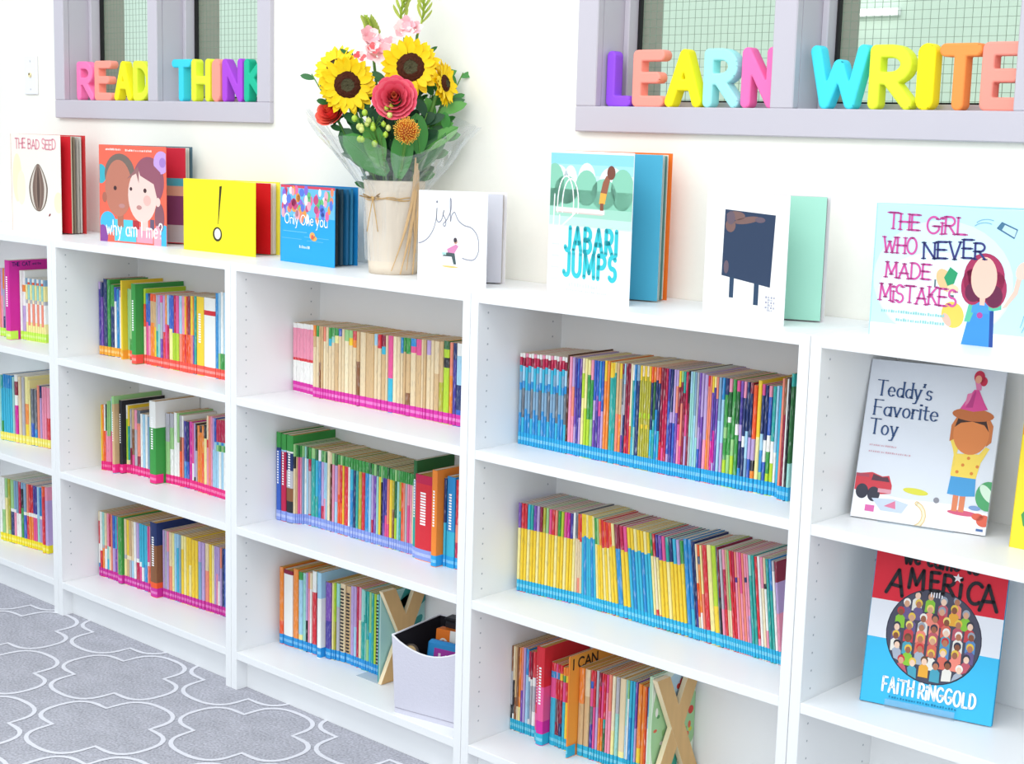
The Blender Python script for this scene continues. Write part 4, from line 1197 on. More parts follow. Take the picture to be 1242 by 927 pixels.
def end_book(x, y, z, t, h, label, bg, art, spine):
    d = .2575 - y; root = thing('picture_book', label, 'book', (x, y, z), group='picture books at the row ends')
    m = MB(); m.bbox((0, 0, 0), (.0022, d, h), ink(spine), .0006); m.bbox((t - .0022, 0, 0), (t, d, h), ink(bg), .0006); m.box((.0022, 0, 0), (t - .0022, .002, h), ink(spine)); m.build('cover', root)
    m = MB(); m.box((.0024, .0022, .003), (t - .0024, d - .004, h - .003), PAGEC); m.build('page_block', root)
    A_ = Art(d, h, 'right', t); art(A_, d, h); A_.done('cover_art', root)
rnd = random.Random(3)
def art_leaf(A_, d, h):
    A_.put(rect(.003, .003, d - .003, h - .003), 'a8d6d0')
    A_.put([ell(d * .78, h * .55, .03, .012, rot=40), ell(d * .55, h * .9, .04, .012, rot=60), ell(d * .5, h * .84, .035, .01, rot=30), ell(d * .85, h * .8, .03, .01, rot=20)], '2f8f8a')
    A_.put([ell(d * .7, h * .44, .035, .02, rot=20), ell(d * .52, h * .5, .02, .03)], 'e2806c'); A_.put([ell(d * .62, h * .47, .01, .02), ell(d * .62, h * .76, .006)], '7a3d34')
def art_park(A_, d, h):
    A_.put(rect(.003, .003, d - .003, h - .003), 'e6efe0'); A_.put([ell(d * .75, h * .5, .05, .07), ell(d * .2, h * .5, .03, .1)], 'a6d29c'); A_.put([ell(d * .7, h * .85, .06, .03)], 'bcd9e8')
    for c in ('8fc27c', 'd6d24a', '5a9a62', 'f2f2ea', 'e06a4c', '5a4f8a'):
        A_.put([ell(rnd.uniform(.01, d - .01), rnd.uniform(.02, h * .75), rnd.uniform(.003, .008), rnd.uniform(.003, .01), 10) for _ in range(6)], c)
    A_.put([ell(d * .66, h * .86, .008), ell(d * .9, h * .56, .009), ell(d * .58, h * .83, .006)], 'd9483c'); A_.put(rect(d * .45, .02, d * .62, .06), '3fae98'); A_.put(rect(d * .45, .005, d * .75, .02), 'e8642c')
end_book(1.2146, .112, zC, .006, .215, 'teal illustrated picture book, last before the wooden cross bookend and grey bin', 'bfe0da', art_leaf, '3a9a96')
end_book(2.0105, .112, zC, .009, .228, 'pale green picture book behind the big wooden cross bookend', 'dcebd4', art_park, 'bcd8b4')

# ---------------------------------------------------------------- wooden cross bookends with a thin base plate
WOOD = mat('birch_wood', 'd9b077', .5, .3, 8, .14, 0, (1, 6, 1)); WOODL = mat('birch_end_grain', 'f0dcb8', .6, .2)
METAL = mat('clear_steel', 'c4ccd2', .25, .5)
def bookend(x, y0, z, label):
    t = thing('cross_bookend', label, 'bookend', (x, y0, z)); Y1, H_, w_ = .152, .226, .042
    for k, (a, b) in enumerate((((0, H_), (Y1 - w_, .0)), ((Y1 - w_, H_), (0, .0)))):
        o = .0001 + .011 * k * .0; m = MB(); xa, xb = (.003, .015) if k == 0 else (.0035, .0145)
        q = [(a[0], a[1]), (b[0], b[1] + .0014), (b[0] + w_, b[1] + .0014), (a[0] + w_, a[1])]
        v = [(xa, *p) for p in q] + [(xb, *p) for p in q]
        m.add(v, [(0, 1, 2, 3), (7, 6, 5, 4)], WOOD); m.add(v, [(i, i + 4, (i + 1) % 4 + 4, (i + 1) % 4) for i in range(4)], WOODL); m.build('wooden_bar', t)
    m = MB(); m.bbox((-.075, .0, .0), (.012, .10, .0012), METAL, .0003); m.build('base_plate', t)
bookend(1.2215, .104, zC, 'wooden cross bookend between the spiral-bound books and the grey fabric bin')
bookend(2.0205, .104, zC, 'big wooden cross bookend on the bottom shelf against the pale green book')

# ---------------------------------------------------------------- picture books standing on top, opened a little
def open_book(label, x, y, z, yaw, w, h, back, cover, under, backc, pages=.007, spine=None, first=None, bands=(), group='picture books standing on the bookcases', soft=0, pagecol=None):
    """front cover faces the room; the rest of the book swings back from the spine. back = (x, y) of the back cover's free lower corner"""
    t = thing('picture_book', label, 'book', (x, y, z), (0, 0, yaw), group)
    bx, by = back[0] - x, back[1] - y; c, s = math.cos(-yaw), math.sin(-yaw); lx, ly = bx * c - by * s, bx * s + by * c
    ct = .0024
    m = MB(); m.bbox((0, 0, 0), (w, ct, h), ink(cover), .0007); fc = m.build('front_cover', t)
    tot = pages + 2 * ct + .001
    phi = math.atan2(ly - tot * .6, lx); phi = max(phi, .06); c2, s2 = math.cos(phi), math.sin(phi); bw = min(math.hypot(lx, ly), w * 1.14)
    fx, fy = (first[0] - x, first[1] - y) if first else (bx, by); fl_ = (fx * c - fy * s, fx * s + fy * c); ph1 = min(max(math.atan2(fl_[1] - .005, fl_[0]), .03), phi - .004)
    def P_(u, v, f=1):                                                # v runs back through the block; f fans the sheaves
        a = ph1 + (phi - ph1) * f; return (u * math.cos(a) - v * math.sin(a), .004 + u * math.sin(a) + v * math.cos(a))
    def slab(u0, u1, v0, v1, z0, z1, mt, name, f=1):
        q = [P_(u0, v0, f), P_(u1, v0, f), P_(u1, v1, f), P_(u0, v1, f)]; mm = MB(); mm.hexa([(a, b, z0) for a, b in q] + [(a, b, z1) for a, b in q], mt); return mm.build(name, t)
    slab(.004, bw - .004, 0, .0006, .003, h - .003, ink(under), 'endpaper', 0)
    for z0, z1, hx in bands: slab(.005, bw - .0045, -.0002, 0, h * z0, h * z1, ink(hx), 'page_picture', 0)
    # pages: a few sheaves that fan slightly, edges seen from the side
    n = 4; cols = pagecol or ['f4f1ea', 'dcd8d0', 'c9c6c2', 'f0ece2']
    for k in range(n): slab(.006, bw - .005 - .0012 * (k % 2), .0007 + pages * k / n, .0007 + pages * (k + .86) / n, .003, h - .003 - .001 * (k % 3), ink(cols[k % len(cols)]), 'page_sheaf', k / n)
    slab(.002, bw, pages + .0014, pages + .0014 + ct, 0, h, ink(backc), 'back_cover')
    e0, e1 = P_(.001, pages + .0014 + ct), (0, 0)
    mm = MB(); mm.hexa([(-.0015, .0, 0), (.0025, .0024, 0), (e0[0] + .003, e0[1], 0), (e0[0] - .002, e0[1], 0), (-.0015, .0, h), (.0025, .0024, h), (e0[0] + .003, e0[1], h), (e0[0] - .002, e0[1], h)], ink(spine or cover)); mm.build('spine', t)
    return t
def write(A_, s, x, y, h, wd, col, track=.18, wscale=1, contrast=0, rot=0, width=None, ser=0, jitter=0, layer=True):
    st, w_ = letters(s, h, track, wscale, jitter)
    if width: k = width / w_; st = [[(a * k, b) for a, b in q] for q in st]
    polys = pen(st, wd, contrast)
    if ser: polys += pen(serif(st, ser), wd * .55)
    A_.put(xf(polys, x, y, rot), col, layer)
def scribble(A_, x0, x1, y, h, col, n=14):
    r_ = random.Random(int(x0 * 1e4)); st = (x1 - x0) / n
    A_.put([rect(x0 + st * i, y, x0 + st * i + st * r_.uniform(.35, .8), y + h * r_.uniform(.6, 1)) for i in range(n)], col)

# cream cover with a brown seed-like oval
w, h = .232, .280
t = open_book('cream picture book with a brown striped oval, standing at the far end of the top', -.380, .1017, ZTOP, .0921, w, h, (-.150, .1934), 'f1ece0', 'd21f2c', 'd23a3c', .022, 'd8b0a0', pagecol=['d9c9ae', '8a7a68', 'b8b0a6', 'd8d4cc'], first=(-0.1632, 0.1482))
A = Art(w, h); A.put([ell(w * .12, h * .55, .022, .07), ell(w * .95, h * .32, .02, .03)], 'efe8c4'); A.put(ell(w * .2, h * .45, .02, .05), 'f1ead0')
sd = lambda k, kk: [(w * .55 + k * .044 * math.sin(a) * (1 if math.cos(a) < 0 else (1 - .42 * math.cos(a) ** 1.3)), h * .46 + kk * .068 * math.cos(a)) for a in [2 * PI * i / 36 for i in range(36)]]
A.put(sd(1, 1), '6a564c'); A.put(sd(.86, .97), 'd9cdc2'); A.put(sd(.62, .985), '7a6258'); A.put(sd(.30, .95), '8f776a'); A.put(sd(.16, .9), '5a463f')
A.put(ell(w * .77, h * .19, .006, .003, rot=40), '8a3a44'); A.done('cover_illustration', t)
A = Art(w, h, under=A); write(A, 'THE BAD SEED', w * .09, h * .855, .027, .0042, 'e89aa8', width=w * .82, jitter=.06); A.done('title_lettering', t)

# two faces on a red cover
w, h = .252, .2605
t = open_book('red picture book with two plain painted faces side by side, left of the yellow book', .0895, .0985, ZTOP, .168, w, h, (.3010, .2453), 'f06a54', 'c8203c', '4f6a78', .010, 'e86a5a', bands=((.02, .2, 'b9b4bc'), (.2, .5, '7c3f6a'), (.5, .6, 'd0a08c'), (.6, .68, '4aa0b4'), (.68, .98, 'c4263c')), first=(0.3085, 0.2175))
A = Art(w, h); A.put([ell(w * .02, h * .70, .022, .026), ], '3fb0c0'); A.put([ell(w * .12, h * .2, .03, .03), ell(w * .95, h * .1, .03, .03)], '48b8ea'); A.put([ell(w * .04, h * .06, .02, .03)], '8a4a9a')
A.put(rect(w * .22, .004, w * .55, h * .24), '58c8e0'); A.put(rect(w * .56, .004, w * .8, h * .18), 'f2a0b4'); A.put([rect(w * .5, h * .15, w * .6, h * .24)], 'b8343c'); A.put(rect(w * .76, h * .16, w * .82, h * .26), '6a5a72')
A.put([ell(w * .31, h * .70, .058, .056, 28)], '7a6a62'); A.put(rect(w * .27, h * .16, w * .36, h * .32), 'b0705c'); A.put(ell(w * .29, h * .56, .052, .076, 30), 'c07a66'); A.put(ell(w * .075, h * .46, .009, .014), 'b06a58')
A.put(ell(w * .74, h * .64, .058, .066, 30), '97586a'); A.put(ell(w * .90, h * .28, .018, .04), '8a5a66'); A.put(ell(w * .93, h * .84, .028, .03), 'c8a0dc'); A.put(ell(w * .95, h * .84, .012, .013), 'a880c8')
A.put(rect(w * .63, h * .14, w * .73, h * .32), 'efc9c0'); A.put(ell(w * .65, h * .50, .054, .072, 30), 'f2cfc6'); A.put(ell(w * .88, h * .44, .009, .012), 'f0ccc4')
A.put([[(w * .42, h * .66), (w * .60, h * .80), (w * .60, h * .62), (w * .56, h * .72)]], '9a6a6c'); A.put([[(w * .58, h * .80), (w * .62, h * .70), (w * .82, h * .62), (w * .86, h * .50), (w * .93, h * .50), (w * .92, h * .74), (w * .72, h * .88)]], '97586a')
A.put(ell(w * .72, h * .45, .014), 'f2b8b0'); A.put([ell(w * .24, h * .56, .006), ell(w * .69, h * .55, .006), ell(w * .48, h * .56, .005)], '4a3034'); A.put([ell(w * .34, h * .38, .012, .006), ell(w * .60, h * .375, .010, .006)], 'c08a86'); A.put([ell(w * .87, h * .05, .014, .04)], 'f0a8b8')
A.done('cover_illustration', t)
A = Art(w, h, under=A); write(A, 'why am I me?', w * .10, h * .075, .040, .0040, 'ffffff', width=w * .84, track=.2); A.done('title_lettering', t); A = Art(w, h, under=A); scribble(A, w * .1, w * .34, h * .945, .006, 'ffe8e0'); scribble(A, w * .4, w * .8, h * .94, .006, 'ffe8e0', 18); A.done('author_lettering', t)
m_ = MB()

# yellow landscape cover with an exclamation mark
w, h = .2841, .183
t = open_book('yellow landscape picture book with a tall black exclamation mark', .433, .1288, ZTOP, .0364, w, h, (.6923, .2303), 'fdeb1e', 'd00a1c', 'fbe84a', .006, 'f6dc1c', pagecol=['f6e2c8', 'f4d8b8', 'f0e4d0', 'f6e8d0'], first=(0.6901, 0.1999))
A = Art(w, h); A.put([[(w * .51, h * .92), (w * .545, h * .93), (w * .495, h * .40), (w * .487, h * .40)]], '3a3414'); A.put(ell(w * .48, h * .26, .0185, .0185, 26), '3a3414'); A.put(ell(w * .482, h * .265, .0125, .0135, 22), 'e6e4da'); A.done('cover_illustration', t)

# square blue cover with bright dots
w, h = .2179, .1849
t = open_book('small square blue picture book with many bright dots, beside the wrapped pot', .8261, .1316, ZTOP, -.0764, w, h, (1.0223, .1878), '22a2e4', '0c2f52', '1a86c8', .034, '1f9ad8', pagecol=['2a3038', '2a4a5e', '1f6a9a', '2f86b8', '244e74'], first=(1.0357, 0.1335))
A = Art(w, h); A.put(rect(0, h * .60, w, h), '6cbce6'); A.put(rect(0, h * .965, w, h), 'd8445c'); rn = random.Random(12)
for c in ('e0546e', 'f08c6a', '8a6ad0', 'f4e6ee', 'e86aa0', '6ac07c', 'e89a4c', 'c84a7c', '5a7ad8', 'f2a8b8'):
    A.put([ell(rn.uniform(.008, w - .008), h * rn.uniform(.57, .96), rn.uniform(.006, .0105), rn.uniform(.008, .013), 12) for _ in range(7)], c)
A.put([rect(w * .05, h * .40, w * .5, h * .41), rect(w * .45, h * .345, w * .9, h * .352), rect(w * .02, h * .31, w * .4, h * .316), rect(w * .5, h * .30, w * .8, h * .306)], '6ac4ee')
A.put([ell(w * .60, h * .37, .011, .009), ell(w * .63, h * .34, .012, .006)], 'f0b060'); A.put([ell(w * .60, h * .36, .005)], 'e05a4c'); A.done('cover_illustration', t)
A = Art(w, h, under=A); write(A, 'Only', w * .08, h * .50, .024, .0025, 'ffffff', width=w * .25, jitter=.05); write(A, 'One', w * .385, h * .505, .024, .0025, 'ffffff', width=w * .23, jitter=.05); write(A, 'you', w * .665, h * .50, .026, .0025, 'ffffff', width=w * .21, jitter=.05); scribble(A, w * .36, w * .56, h * .20, .007, 'e6f4fc', 8); A.done('title_lettering', t)

# white square cover with an ink line
w, h = .2005, .195
t = open_book('white square picture book with a long thin ink scrawl, between pot and diving-board book', 1.358, .0830, ZTOP, .0164, w, h, (1.514, .1872), 'f6f6fa', 'd4d5de', 'f0f0f4', .012, 'f4f4f8', first=(1.5164, 0.1744))
A = Art(w, h); line = [(.0, .42), (.05, .43), (.14, .48), (.22, .58), (.26, .70), (.27, .82), (.268, .70), (.30, .665), (.345, .70), (.375, .80), (.365, .75), (.40, .70), (.405, .645), (.385, .625), (.37, .65), (.42, .70), (.475, .80), (.48, .90), (.465, .93), (.468, .80), (.475, .68), (.49, .75), (.53, .785), (.56, .74), (.60, .69), (.68, .65), (.78, .63), (.86, .56), (.89, .46), (.88, .36), (.82, .29), (.72, .285), (.64, .30)]
sm = []
for i in range(len(line) - 1):
    p0, p1, p2, p3 = line[max(i - 1, 0)], line[i], line[i + 1], line[min(i + 2, len(line) - 1)]
    for k in range(4):
        u = k / 4; f = lambda a, b, c, d: .5 * (2 * b + (c - a) * u + (2 * a - 5 * b + 4 * c - d) * u * u + (3 * b - a - 3 * c + d) * u ** 3)
        sm.append((f(p0[0], p1[0], p2[0], p3[0]) * w, f(p0[1], p1[1], p2[1], p3[1]) * h))
A.put(pen([sm], .0026, caps=False), '90909c'); A.put(ell(.27 * w, .885 * h, .0028), '80808c'); A.done('title_lettering', t)
A = Art(w, h); A.put(ell(w * .48, h * .19, .024, .0022), 'd8c070'); A.put([[(w * .42, h * .34), (w * .54, h * .36), (w * .57, h * .22), (w * .53, h * .22), (w * .50, h * .30), (w * .36, h * .30)]], '4a5a5c'); A.put([[(w * .43, h * .38), (w * .56, h * .44), (w * .60, h * .42), (w * .54, h * .34), (w * .44, h * .345)]], 'd88ab4'); A.put(ell(w * .555, h * .47, .0055), 'c89a80'); A.put(ell(w * .55, h * .485, .0052), '4a4048'); A.put([rect(w * .36, h * .315, w * .42, h * .34)], 'a8d4cc'); scribble(A, w * .3, w * .66, h * .095, .005, 'e4e4ea', 10); A.done('cover_illustration', t)

# diving board cover
w, h = .2377, .2905
t = open_book('tall picture book with a diving board over pale water and thick turquoise title', 1.7104, .1096, ZTOP, -.1325, w, h, (1.9229, .222), 'f6f8fa', '4aa9c9', 'f0741c', .014, 'e8f0f2', pagecol=['f2efe8', 'b8c4c0', '5f8a84', 'ece6da'], first=(1.9163, 0.1718))
A = Art(w, h); 
for k in range(8): A.put(rect(0, h * (.42 + .07 * k), w, h * (.42 + .07 * (k + 1)) + .001), ['e9f3f0', 'cfe9de', 'b8e0d0', 'aad9c9', 'a6d8c6', 'c2e8f0', 'a6def0', '8fd4ee'][k])
A.put([ell(w * .1, h * .80, .03, .03), ell(w * .25, h * .80, .02, .03), ell(w * .45, h * .82, .025, .03), ell(w * .75, h * .80, .035, .03), ell(w * .95, h * .78, .03, .02)], 'eaf3f4')
A.put([ell(w * .05, h * .76, .03, .045), ell(w * .2, h * .735, .035, .028), ell(w * .45, h * .755, .032, .035), ell(w * .66, h * .72, .035, .03), ell(w * .88, h * .755, .032, .04)] + [rect(0, h * .60, w, h * .74)], '8ccbb0'); A.put([rect(0, h * .55, w, h * .62)], 'a4d6c2'); A.put([rect(0, h * .5, w, h * .555)], 'c4e4d8')
A.put(rect(w * .08, h * .585, w * .68, h * .615), 'f4e9e2'); A.put(rect(w * .08, h * .578, w * .66, h * .587), 'd9c8c0')
A.put(pen([arc(w * .20, h * .64, .024, .055, 200, -20, 14)], .003) + pen([arc(w * .26, h * .64, .024, .050, 200, -20, 14)], .003) + pen([[(w * .06, h * .70), (w * .04, h * .08)], [(w * .13, h * .56), (w * .12, h * .08)], [(w * .08, h * .44), (w * .32, h * .58)]], .003), 'ffffff')
A.put(pen([[(w * .05, h * .12), (w * .13, h * .12)], [(w * .05, h * .2), (w * .13, h * .2)], [(w * .05, h * .28), (w * .13, h * .28)], [(w * .05, h * .36), (w * .13, h * .36)]], .003), 'dce4e6')
A.put([[(w * .62, h * .71), (w * .70, h * .72), (w * .74, h * .84), (w * .69, h * .845), (w * .65, h * .80)]], '9a5f48'); A.put([[(w * .61, h * .655), (w * .68, h * .655), (w * .70, h * .725), (w * .625, h * .73)]], 'f2b04c'); A.put(rect(w * .625, h * .612, w * .665, h * .66), '8a5440'); A.put(ell(w * .745, h * .865, .0115, .0135), '7c4a3c'); A.done('cover_illustration', t)
A = Art(w, h, under=A); write(A, 'JABARI', w * .215, h * .325, .045, .0098, '36c4cf', width=w * .62, track=.36); A.done('title_lettering', t); A = Art(w, h, under=A); write(A, 'JUMPS', w * .205, h * .155, .045, .0098, '36c4cf', width=w * .63, track=.36); A.done('title_lettering', t); A = Art(w, h, under=A); scribble(A, w * .27, w * .68, h * .08, .009, 'd4d8de', 12); scribble(A, w * .22, w * .74, h * .05, .004, 'cfd4da', 22); A.done('author_lettering', t)

# board book with a dark block
w, h = .1907, .2276
t = open_book('white board book with a dark navy block on two legs, mint inside page', 2.1150, .0865, ZTOP, -.1226, w, h, (2.3149, .1790), 'f4f3f2', 'a6dcc8', 'ece7e8', .010, 'f2f1f0', pagecol=['e8e6e4', '24262c', '2a2c34', 'e6dcdc'], first=(2.3118, 0.1681))
A = Art(w, h); A.put([[(w * .215, h * .34), (w * .82, h * .285), (w * .845, h * .845), (w * .225, h * .865)]], '2f3f5a'); A.put([rect(w * .32, h * .17, w * .375, h * .335), rect(w * .625, h * .135, w * .685, h * .305)], '2f4560')
A.put([ell(w * .36, h * .82, .022, .008), ell(w * .50, h * .79, .03, .006, rot=10), ell(w * .30, h * .74, .012, .012)], '7d605c'); A.put([ell(w * .3, h * .8, .01, .012), ell(w * .66, h * .8, .012, .005), ell(w * .27, h * .41, .006, .012)], '6a5a66'); A.done('cover_illustration', t)
A = Art(w, h, under=A)
for k in range(6): scribble(A, w * (.80 if k % 2 else .77), w * (.86 if k % 2 else .90), h * (.20 - .02 * k), .004, 'a2a2b2', 4)
A.done('title_lettering', t)

# wide pale blue cover, girl in overalls
w, h = .268, .2229
t = open_book('wide pale blue picture book with pink curly title and a figure in blue overalls', 2.4554, .0972, ZTOP, .0951, w, h, (2.690, .215), 'bfe6fa', 'f0f4f6', 'a8d8f0', .010, 'a8d8f2')
A = Art(w, h); A.put([ell(w * .45, h * .45, .12, .10, 32)], 'd4eff9'); A.put([ell(w * .45, h * .35, .11, .07, 30)], 'e2f5fb'); A.put(rect(0, 0, w, h * .1), 'ecf6fd')
sx = lambda q: [(w * a, h * b) for a, b in q]
A.put([sx([(.60, .0), (.63, .18), (.655, .27), (.75, .29), (.79, .26), (.79, .0)])], '3f8fdc'); A.put([sx([(.775, .0), (.765, .26), (.79, .27), (.80, .0)])], '2a4a94')
A.put([sx([(.61, .17), (.645, .38), (.70, .385), (.67, .26), (.645, .17)]), sx([(.74, .27), (.74, .385), (.83, .37), (.835, .28), (.79, .265)])], '5fbf9e'); A.put([sx([(.65, .24), (.66, .34), (.75, .34), (.76, .24)])], '4a98de')
A.put(ell(w * .705, h * .225, .005), 'b04a9a'); A.put([sx([(.835, .285), (.90, .42), (.92, .56), (.955, .60), (.945, .52), (.925, .40), (.865, .30)])], 'eec4b4'); A.put(ell(w * .945, h * .57, .010, .015, rot=-20), 'f2cdbf')
A.put([ell(w * .715, h * .50, .034, .040, 28), ell(w * .65, h * .43, .020, .030), ell(w * .785, h * .42, .020, .030)], 'a8345c'); A.put([ell(w * .655, h * .39, .014, .016), ell(w * .785, h * .37, .014, .018)], '6a2748'); A.put([sx([(.70, .30), (.695, .42), (.735, .42), (.73, .30)])], 'ecc0ae'); A.put(ell(w * .715, h * .50, .0215, .034, 26), 'efc4b2')
A.put(ell(w * .535, h * .21, .019, .022, rot=20), 'f4c95c'); A.put(ell(w * .50, h * .17, .006, .012, rot=30), 'e8b8a8')
A.put(ell(w * .47, h * .46, .013, .020, rot=30), 'e2c08c'); A.put([sx([(.465, .48), (.50, .56), (.55, .52), (.53, .44), (.49, .42)])], '2f9a6a'); A.put([ell(w * .525, h * .40, .010, .007)], 'ead2ac'); A.put([rect(w * .405, h * .40, w * .415, h * .46), rect(w * .50, h * .34, w * .535, h * .355)], '5a6a70')
A.put([sx([(.775, .865), (.80, .905), (.895, .86), (.88, .80)])], 'bfdcea'); A.put(pen([sx([(.775, .865), (.80, .905)]), sx([(.80, .905), (.895, .86), (.88, .80), (.775, .865)])], .0022), '3f6a8c'); A.put([sx([(.775, .865), (.80, .905), (.82, .895), (.80, .85)])], '4a7896')
A.put(pen([arc(w * .70, h * .845, .02, .012, 150, 60, 6), arc(w * .71, h * .87, .02, .012, 150, 60, 6), arc(w * .93, h * .72, .02, .04, 80, 0, 6), arc(w * .90, h * .28, .02, .04, 320, 350, 5), arc(w * .92, h * .30, .02, .05, 310, 350, 5)], .0012), '7fb4cc'); A.done('cover_illustration', t)
A = Art(w, h, under=A); PKC = 'd0559e'
for s_, x_, y_, wd_, hh in (('THE', .085, .815, .195, .115), ('GiRL', .335, .80, .245, .125)): write(A, s_, w * x_, h * y_, h * hh, .0036, PKC, width=w * wd_, ser=.007, jitter=.05)
write(A, 'WHO', w * .06, h * .635, h * .115, .0036, PKC, width=w * .215, ser=.007, jitter=.05); write(A, 'NEVER', w * .325, h * .615, h * .125, .0036, '3c3f7c', width=w * .385, ser=.007, jitter=.07, rot=2)
write(A, 'MADE', w * .085, h * .45, h * .115, .0036, PKC, width=w * .285, ser=.007, jitter=.05); write(A, 'MiSTAKES', w * .055, h * .27, h * .125, .0036, PKC, width=w * .495, ser=.007, jitter=.05)
scribble(A, w * .07, w * .49, h * .185, .005, '8fc6c6', 26); scribble(A, w * .17, w * .49, h * .125, .005, '8fc6c6', 20); A.done('title_lettering', t)

# ---------------------------------------------------------------- face-out books inside the last bookcase
ACRYL = bpy.data.materials.new('clear_acrylic'); ACRYL.use_nodes = True
nt = ACRYL.node_tree; nt.nodes.remove(nt.nodes['Principled BSDF']); tr = nt.nodes.new('ShaderNodeBsdfTransparent'); tr.inputs[0].default_value = (.95, .98, 1, 1); gl = nt.nodes.new('ShaderNodeBsdfGlossy'); gl.inputs['Roughness'].default_value = .05
mx = nt.nodes.new('ShaderNodeMixShader'); mx.inputs[0].default_value = .14; nt.links.new(tr.outputs[0], mx.inputs[1]); nt.links.new(gl.outputs[0], mx.inputs[2]); nt.links.new(mx.outputs[0], nt.nodes['Material Output'].inputs['Surface'])
def leaning_book(label, x, y, z, yaw, lean, w, h, cover, spine, t_=.009):
    t = thing('picture_book', label, 'book', (x, y, z), (0, 0, 0), 'picture books shown face out')
    t.rotation_euler = (Matrix.Rotation(yaw, 3, 'Z') @ Matrix.Rotation(-lean, 3, 'X')).to_euler()
    m = MB(); m.bbox((0, 0, 0), (w, .0022, h), ink(cover), .0007); m.build('front_cover', t)
    m = MB(); m.bbox((0, t_ - .0022, 0), (w, t_, h), ink(spine), .0007); m.build('back_cover', t)
    m = MB(); m.bbox((-.001, .0002, 0), (.0016, t_ - .0002, h), ink(spine), .0004); m.build('spine', t)
    m = MB(); m.box((.002, .0024, .003), (w - .003, t_ - .0024, h - .003), PAGEC); m.build('page_block', t)
    return t
def easel(label, x, y, z, yaw, lean, x0, x1, depth, hh, lip=.012):
    t = thing('acrylic_easel', label, 'book stand', (x, y, z), (0, 0, yaw), 'clear book easels')
    c, s = math.cos(lean), math.sin(lean); e = .0022; yb = .013
    m = MB(); m.hexa([(x0, yb, .0008), (x1, yb, .0008), (x1, yb + e, .0008), (x0, yb + e, .0008), (x0, yb + hh * s, hh * c), (x1, yb + hh * s, hh * c), (x1, yb + hh * s + e, hh * c), (x0, yb + hh * s + e, hh * c)], ACRYL); m.build('back_rest', t)
    m = MB(); m.box((x0, -.0045, 0), (x1, yb, .0022), ACRYL); m.build('ledge', t)
    m = MB(); m.box((x0, -.0066, 0), (x1, -.0045, lip), ACRYL); m.build('front_lip', t)
    m = MB(); m.hexa([(x0, yb + hh * s * .9, hh * c * .9), (x1, yb + hh * s * .9, hh * c * .9), (x1, yb + hh * s * .9 + e, hh * c * .9), (x0, yb + hh * s * .9 + e, hh * c * .9), (x0, yb + depth, 0), (x1, yb + depth, 0), (x1, yb + depth + e, 0), (x0, yb + depth + e, 0)][4:] + [(x0, yb + hh * s * .9, hh * c * .9), (x1, yb + hh * s * .9, hh * c * .9), (x1, yb + hh * s * .9 + e, hh * c * .9), (x0, yb + hh * s * .9 + e, hh * c * .9)], ACRYL); m.build('prop', t)

w, h, ln, yw = .2312, .2788, .264, .2218
t = leaning_book('pale grey picture book with navy title and a figure in a yellow shirt, tilted back', 2.4405, .0987, zA + .0022, yw, ln, w, h, 'd9dee8', 'c8ced8')
easel('clear easel behind the pale grey book with the navy title', 2.4405, .0987, zA, yw, ln, .05, .18, .09, .16, .0035)
sx = lambda q: [(w * a, h * b) for a, b in q]
A = Art(w, h); A.put([sx([(0, 0), (w / w, 0), (1, .13), (.75, .16), (.4, .15), (0, .17)])], 'f2f2f6')
A.put([sx([(.0, .17), (.0, .27), (.12, .29), (.2, .27), (.25, .28), (.28, .22), (.28, .17), (.14, .15)])], 'c8404c'); A.put([sx([(.12, .24), (.13, .28), (.2, .265), (.24, .27), (.26, .24)])], '5a3a48'); A.put([ell(w * .06, h * .165, .011, .013), ell(w * .15, h * .155, .011, .013)], '3a3a48'); A.put([rect(w * .0, h * .255, w * .1, h * .275)], 'a8485a'); A.put(rect(w * .18, h * .17, w * .28, h * .195), 'd89aa8')
A.put(ell(w * .46, h * .205, .022, .0055, rot=-3), 'd8d44c'); A.put([sx([(.14, .13), (.3, .14), (.42, .12), (.38, .06), (.22, .06)])], 'c4d0e2'); A.put(rect(w * .1, h * .045, w * .17, h * .085), 'd868a8'); A.put([sx([(.24, .09), (.32, .13), (.33, .08)])], 'd87a9a'); A.put(pen([arc(w * .45, h * .06, .022, .022, 70, -110, 8)], .008), 'e0c490'); A.put(pen([arc(w * .45, h * .06, .022, .022, 70, -110, 8)], .004), 'f2e6c8'); A.put(ell(w * .62, h * .17, .005), '8a8a94')
A.put(ell(w * .82, h * .115, .026, .0045), 'd05a7a'); A.put([rect(w * .735, h * .12, w * .775, h * .24), rect(w * .785, h * .12, w * .825, h * .24)], 'd9815c'); A.put([sx([(.69, .22), (.70, .335), (.88, .34), (.89, .225), (.80, .215)])], '4a9ad2')
A.put([sx([(.70, .33), (.715, .44), (.73, .52), (.69, .56), (.66, .55), (.69, .49), (.70, .46), (.695, .34)]), sx([(.70, .33), (.72, .47), (.88, .48), (.92, .53), (.95, .52), (.90, .43), (.88, .33)])], 'f0d25c'); A.put([sx([(.655, .54), (.655, .64), (.70, .72), (.80, .745), (.90, .73), (.955, .66), (.955, .56), (.92, .53), (.92, .64), (.86, .70), (.74, .70), (.70, .64), (.695, .56)])], 'c8743f')
A.put(ell(w * .805, h * .60, .030, .036, 28), 'd98248'); A.put([sx([(.68, .63), (.70, .695), (.80, .72), (.90, .69), (.93, .62), (.89, .66), (.80, .675), (.72, .66)])], '3a2420'); A.put(ell(w * .80, h * .715, .035, .011), 'bd6a3a')
A.put([ell(w * (.74 + .035 * k), h * (.36 + .045 * (k % 3)), .0028) for k in range(5)], 'd8843c')
